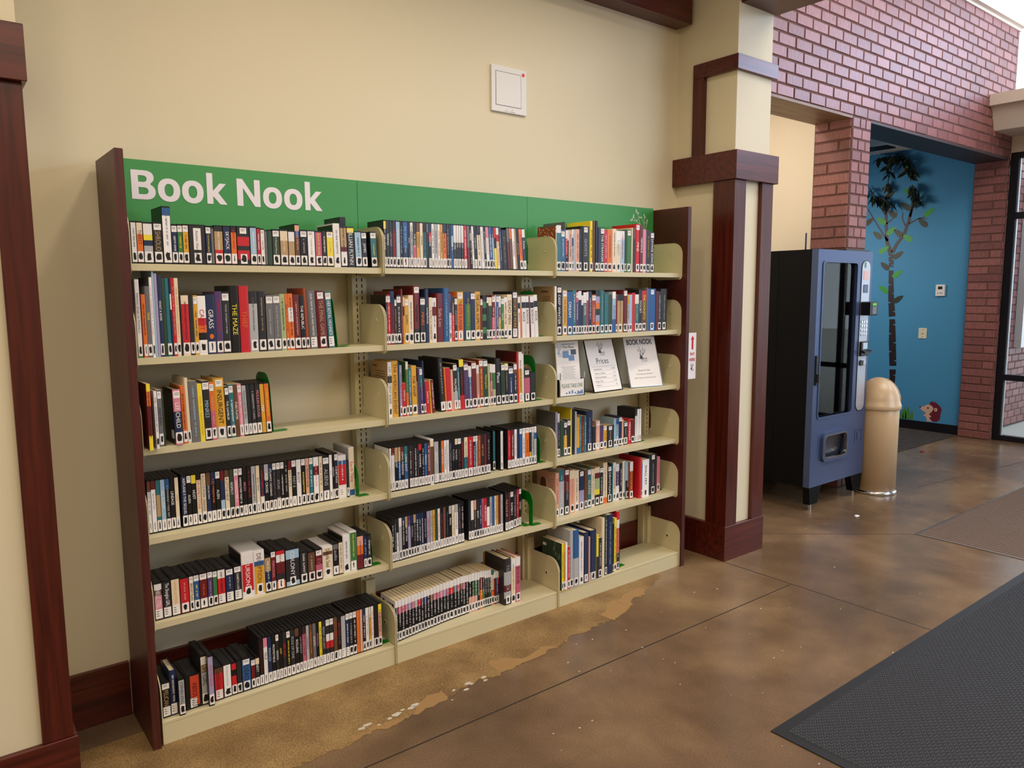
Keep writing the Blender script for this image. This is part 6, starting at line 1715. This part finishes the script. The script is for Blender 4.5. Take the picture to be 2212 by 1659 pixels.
for (y, z, a, c) in [(1.407, 2.189, 0, 'k'), (1.249, 2.228, 1, 'g'), (1.169, 2.196, 0, 'k'), (1.07, 2.139, 0, 'g'), (1.324, 2.019, 1, 'g'), (1.159, 1.955, 1, 'k'), (1.303, 1.836, 0, 'k'), (1.156, 1.742, 1, 'g'), (1.305, 1.57, 0, 'g'), (1.132, 1.46, 1, 'k'), (1.513, 2.349, 1, 'k'),
                     (1.372, 2.35, 0, 'g'), (1.251, 2.418, 0, 'k'), (.911, 2.292, 0, 'k'), (.854, 2.4, 1, 'g'), (1.086, 2.64, 0, 'g'), (1.104, 2.487, 0, 'k'), (1.289, 2.629, 1, 'k')]:
    t = math.radians(35 if a else 145) if c != 'k' or a else math.radians(140)
    t = math.pi - t; l, w = .066, .03
    pl = []
    for q in range(12):
        s = q/12*2*math.pi; u = l*math.cos(s); v = w*math.sin(s)*(1-.35*math.cos(s)); pl.append((y+u*math.cos(t)-v*math.sin(t), z+u*math.sin(t)+v*math.cos(t)))
    m = MB(); decal(m, pl, .0002, .0016); obj('leaf', m, MT['leafgreen'] if c == 'g' else MT['leafdark'], r)
# artificial foliage hanging from the corridor ceiling in front of the decal
r = thing('hanging_foliage', 'dark artificial leafy branches hung from corridor ceiling over tree decal', 'artificial plant', (0, 0, 0))
fr_ = random.Random(21)
lmesh = MB(); lmesh.add([(0, 0, 0), (.035, -.017, .004), (.07, -.02, .002), (.115, 0, -.01), (.07, .02, .002), (.035, .017, .004), (.03, 0, -.003), (.07, 0, -.006)], [(0, 1, 6), (1, 2, 7, 6), (2, 3, 7), (3, 4, 7), (4, 5, 6, 7), (5, 0, 6)])
lme = lmesh.mesh('leaf'); lme.materials.append(MT['leafdark'])
for path, cnt in (([(1.4, 3.09), (1.3, 3.075), (1.162, 3.06)], 16), ([(1.198, 3.08), (1.265, 2.938), (1.297, 2.764), (1.25, 2.70)], 20), ([(1.161, 3.06), (1.09, 2.965), (1.057, 2.812)], 14), ([(1.093, 3.015), (1.011, 2.88), (1.03, 2.783)], 12), ([(1.026, 2.708), (.947, 2.6), (.95, 2.52), (1.018, 2.558)], 22), ([(1.518, 2.738), (1.431, 2.624), (1.324, 2.588), (1.243, 2.529)], 26)):
    m = MB()
    for (a, b), (c, d) in zip(path, path[1:]):
        L_ = math.hypot(c-a, d-b); nx, nz = -(d-b)/L_*.004, (c-a)/L_*.004
        m.prism([(a-nx, b-nz), (a+nx, b+nz), (c+nx, d+nz), (c-nx, d-nz)], BX-.05, BX-.042, 'yz')
    obj('stem', m, MT['bark'], r)
    for q in range(cnt):
        t = fr_.uniform(0, len(path)-1.001); k = int(t); (a, b), (c, d) = path[k], path[k+1]; t -= k
        o = bpy.data.objects.new('leaf', lme); COL.objects.link(o); o.parent = r; s = fr_.uniform(.75, 1.25)
        o.location = (BX-.06-fr_.uniform(0, .05), a+(c-a)*t, min(3.05, b+(d-b)*t)); o.scale = (s, s, s)
        o.rotation_euler = (fr_.uniform(-1.2, 1.2), fr_.uniform(.4, 1.5), math.radians(90)+fr_.uniform(-1.4, 1.4) + (math.pi if fr_.random() < .5 else 0))
# hedgehog and grass decals above the skirting
r = thing('hedgehog_decal', 'small maroon and peach hedgehog wall decal above the dark skirting', 'decal', (0, 0, 0))
body = [(.727, .302), (.71, .33), (.685, .325), (.658, .319), (.639, .301), (.619, .283), (.606, .265), (.604, .243), (.61, .219), (.614, .196), (.613, .171), (.619, .144), (.637, .126), (.66, .117), (.684, .118), (.701, .134), (.716, .155), (.72, .177), (.721, .2), (.748, .3)]
sp = []
cyh, czh = .675, .22
for (a, b), (c, d) in zip(body, body[1:]+body[:1]):
    sp.append((a, b)); mx_, mz_ = (a+c)/2, (b+d)/2; l = math.hypot(mx_-cyh, mz_-czh)
    if mx_ < .72: sp.append((mx_+(mx_-cyh)/l*.012, mz_+(mz_-czh)/l*.012))
m = MB(); decal(m, sp, .0002, .0012); obj('spines', m, flat('decal_maroon', '6e2030', .5), r)
face = [(.827, .254), (.812, .264), (.785, .273), (.759, .292), (.735, .299), (.713, .29), (.693, .278), (.685, .253), (.696, .226), (.713, .204), (.726, .199), (.72, .177), (.703, .173), (.703, .163), (.721, .157), (.717, .132), (.689, .112), (.754, .107), (.744, .122), (.759, .155), (.765, .166), (.784, .163), (.788, .175), (.764, .189), (.764, .206), (.798, .219), (.821, .24)]
m = MB(); decal(m, face, .0012, .0018); fc = obj('face_and_belly', m, flat('decal_peach', 'e0b49c', .5), r)
def disc(y, z, ry, rz_): return [(y+ry*math.cos(q*.45), z+rz_*math.sin(q*.45)) for q in range(14)]
m = MB(); decal(m, disc(.742, .258, .008, .01), .0018, .0024); decal(m, disc(.824, .26, .008, .008), .0018, .0024); obj('eye_and_nose', m, MT['black'], fc)
m = MB(); decal(m, disc(.661, .247, .017, .02), .0012, .002); ea = obj('ear', m, flat('decal_peach_pale', 'eac4b0', .5), r)
m = MB(); decal(m, disc(.663, .247, .008, .01), .002, .0026); obj('inner_ear', m, flat('decal_dusky', '9a6a60', .5), ea)
m = MB()
for a, b, c, h_ in ((1.04, 1.02, 1.0, .1), (1.012, .993, .97, .14), (.985, .955, .93, .15), (.93, .908, .893, .11)):
    m.prism([(a, .106), (a-.004, .106+h_*.6), (b, .106+h_), (c+.004, .106+h_*.5), (c, .106)], BX-.0014, BX-.0002, 'yz')
r = obj('grass_decal', m, flat('decal_grass', '4f8a3a', .5), None); tag(r, 'small green grass tuft wall decal left of the hedgehog', 'decal')
# thermostat and light switch
r = thing('thermostat', 'white thermostat with dark screen on the blue wall', 'thermostat', (BX, .683, 1.555))
obj('case', bx(-.022, 0, -.046, .046, -.062, .062, bev=.004), MT['whiteplastic'], r); obj('screen', bx(-.0235, -.0215, -.022, .022, .012, .042), MT['black'], r)
m = MB()
for y in (-.024, -.008, .014): m.box(-.0235, -.0215, y, y+.01, -.035, -.022)
obj('buttons', m, flat('button_grey', '8a8a8a', .5), r)
r = thing('light_switch', 'ivory light switch plate on the blue wall below the thermostat', 'light switch', (BX, .845, 1.084))
obj('switch_plate', bx(-.007, 0, -.043, .043, -.058, .058, bev=.002), MT['ivory'], r); m = MB(); m.prism([(-.007, -.012), (-.016, .004), (-.016, .012), (-.007, .012)], -.006, .006, 'xz'); obj('toggle', m, MT['ivory'], r)
for zz in (-.04, .04):
    m = MB(); m.cyl((-.0085, 0, zz), 'x', .004, .002, 8); obj('screw', m, MT['slot'], r)
# bits on the floor
m = MB(); m.add([(4.44, -.40, .001), (4.47, -.41, .004), (4.495, -.39, .001), (4.475, -.375, .006), (4.45, -.38, .002), (4.46, -.395, .012)], [(0, 1, 5), (1, 2, 5), (2, 3, 5), (3, 4, 5), (4, 0, 5), (4, 3, 2, 1, 0)])
o = obj('paper_scrap', m, MT['sticker']); tag(o, 'tiny crumpled white paper scrap on the floor before the vending machine', 'paper scrap')
m = bx(6.98, 7.02, .26, .285, .0002, .012, bev=.003); o = obj('red_scrap', m, flat('scrap_red', '8a2a30', .6)); tag(o, 'tiny dark red scrap on the floor before the corridor', 'scrap')
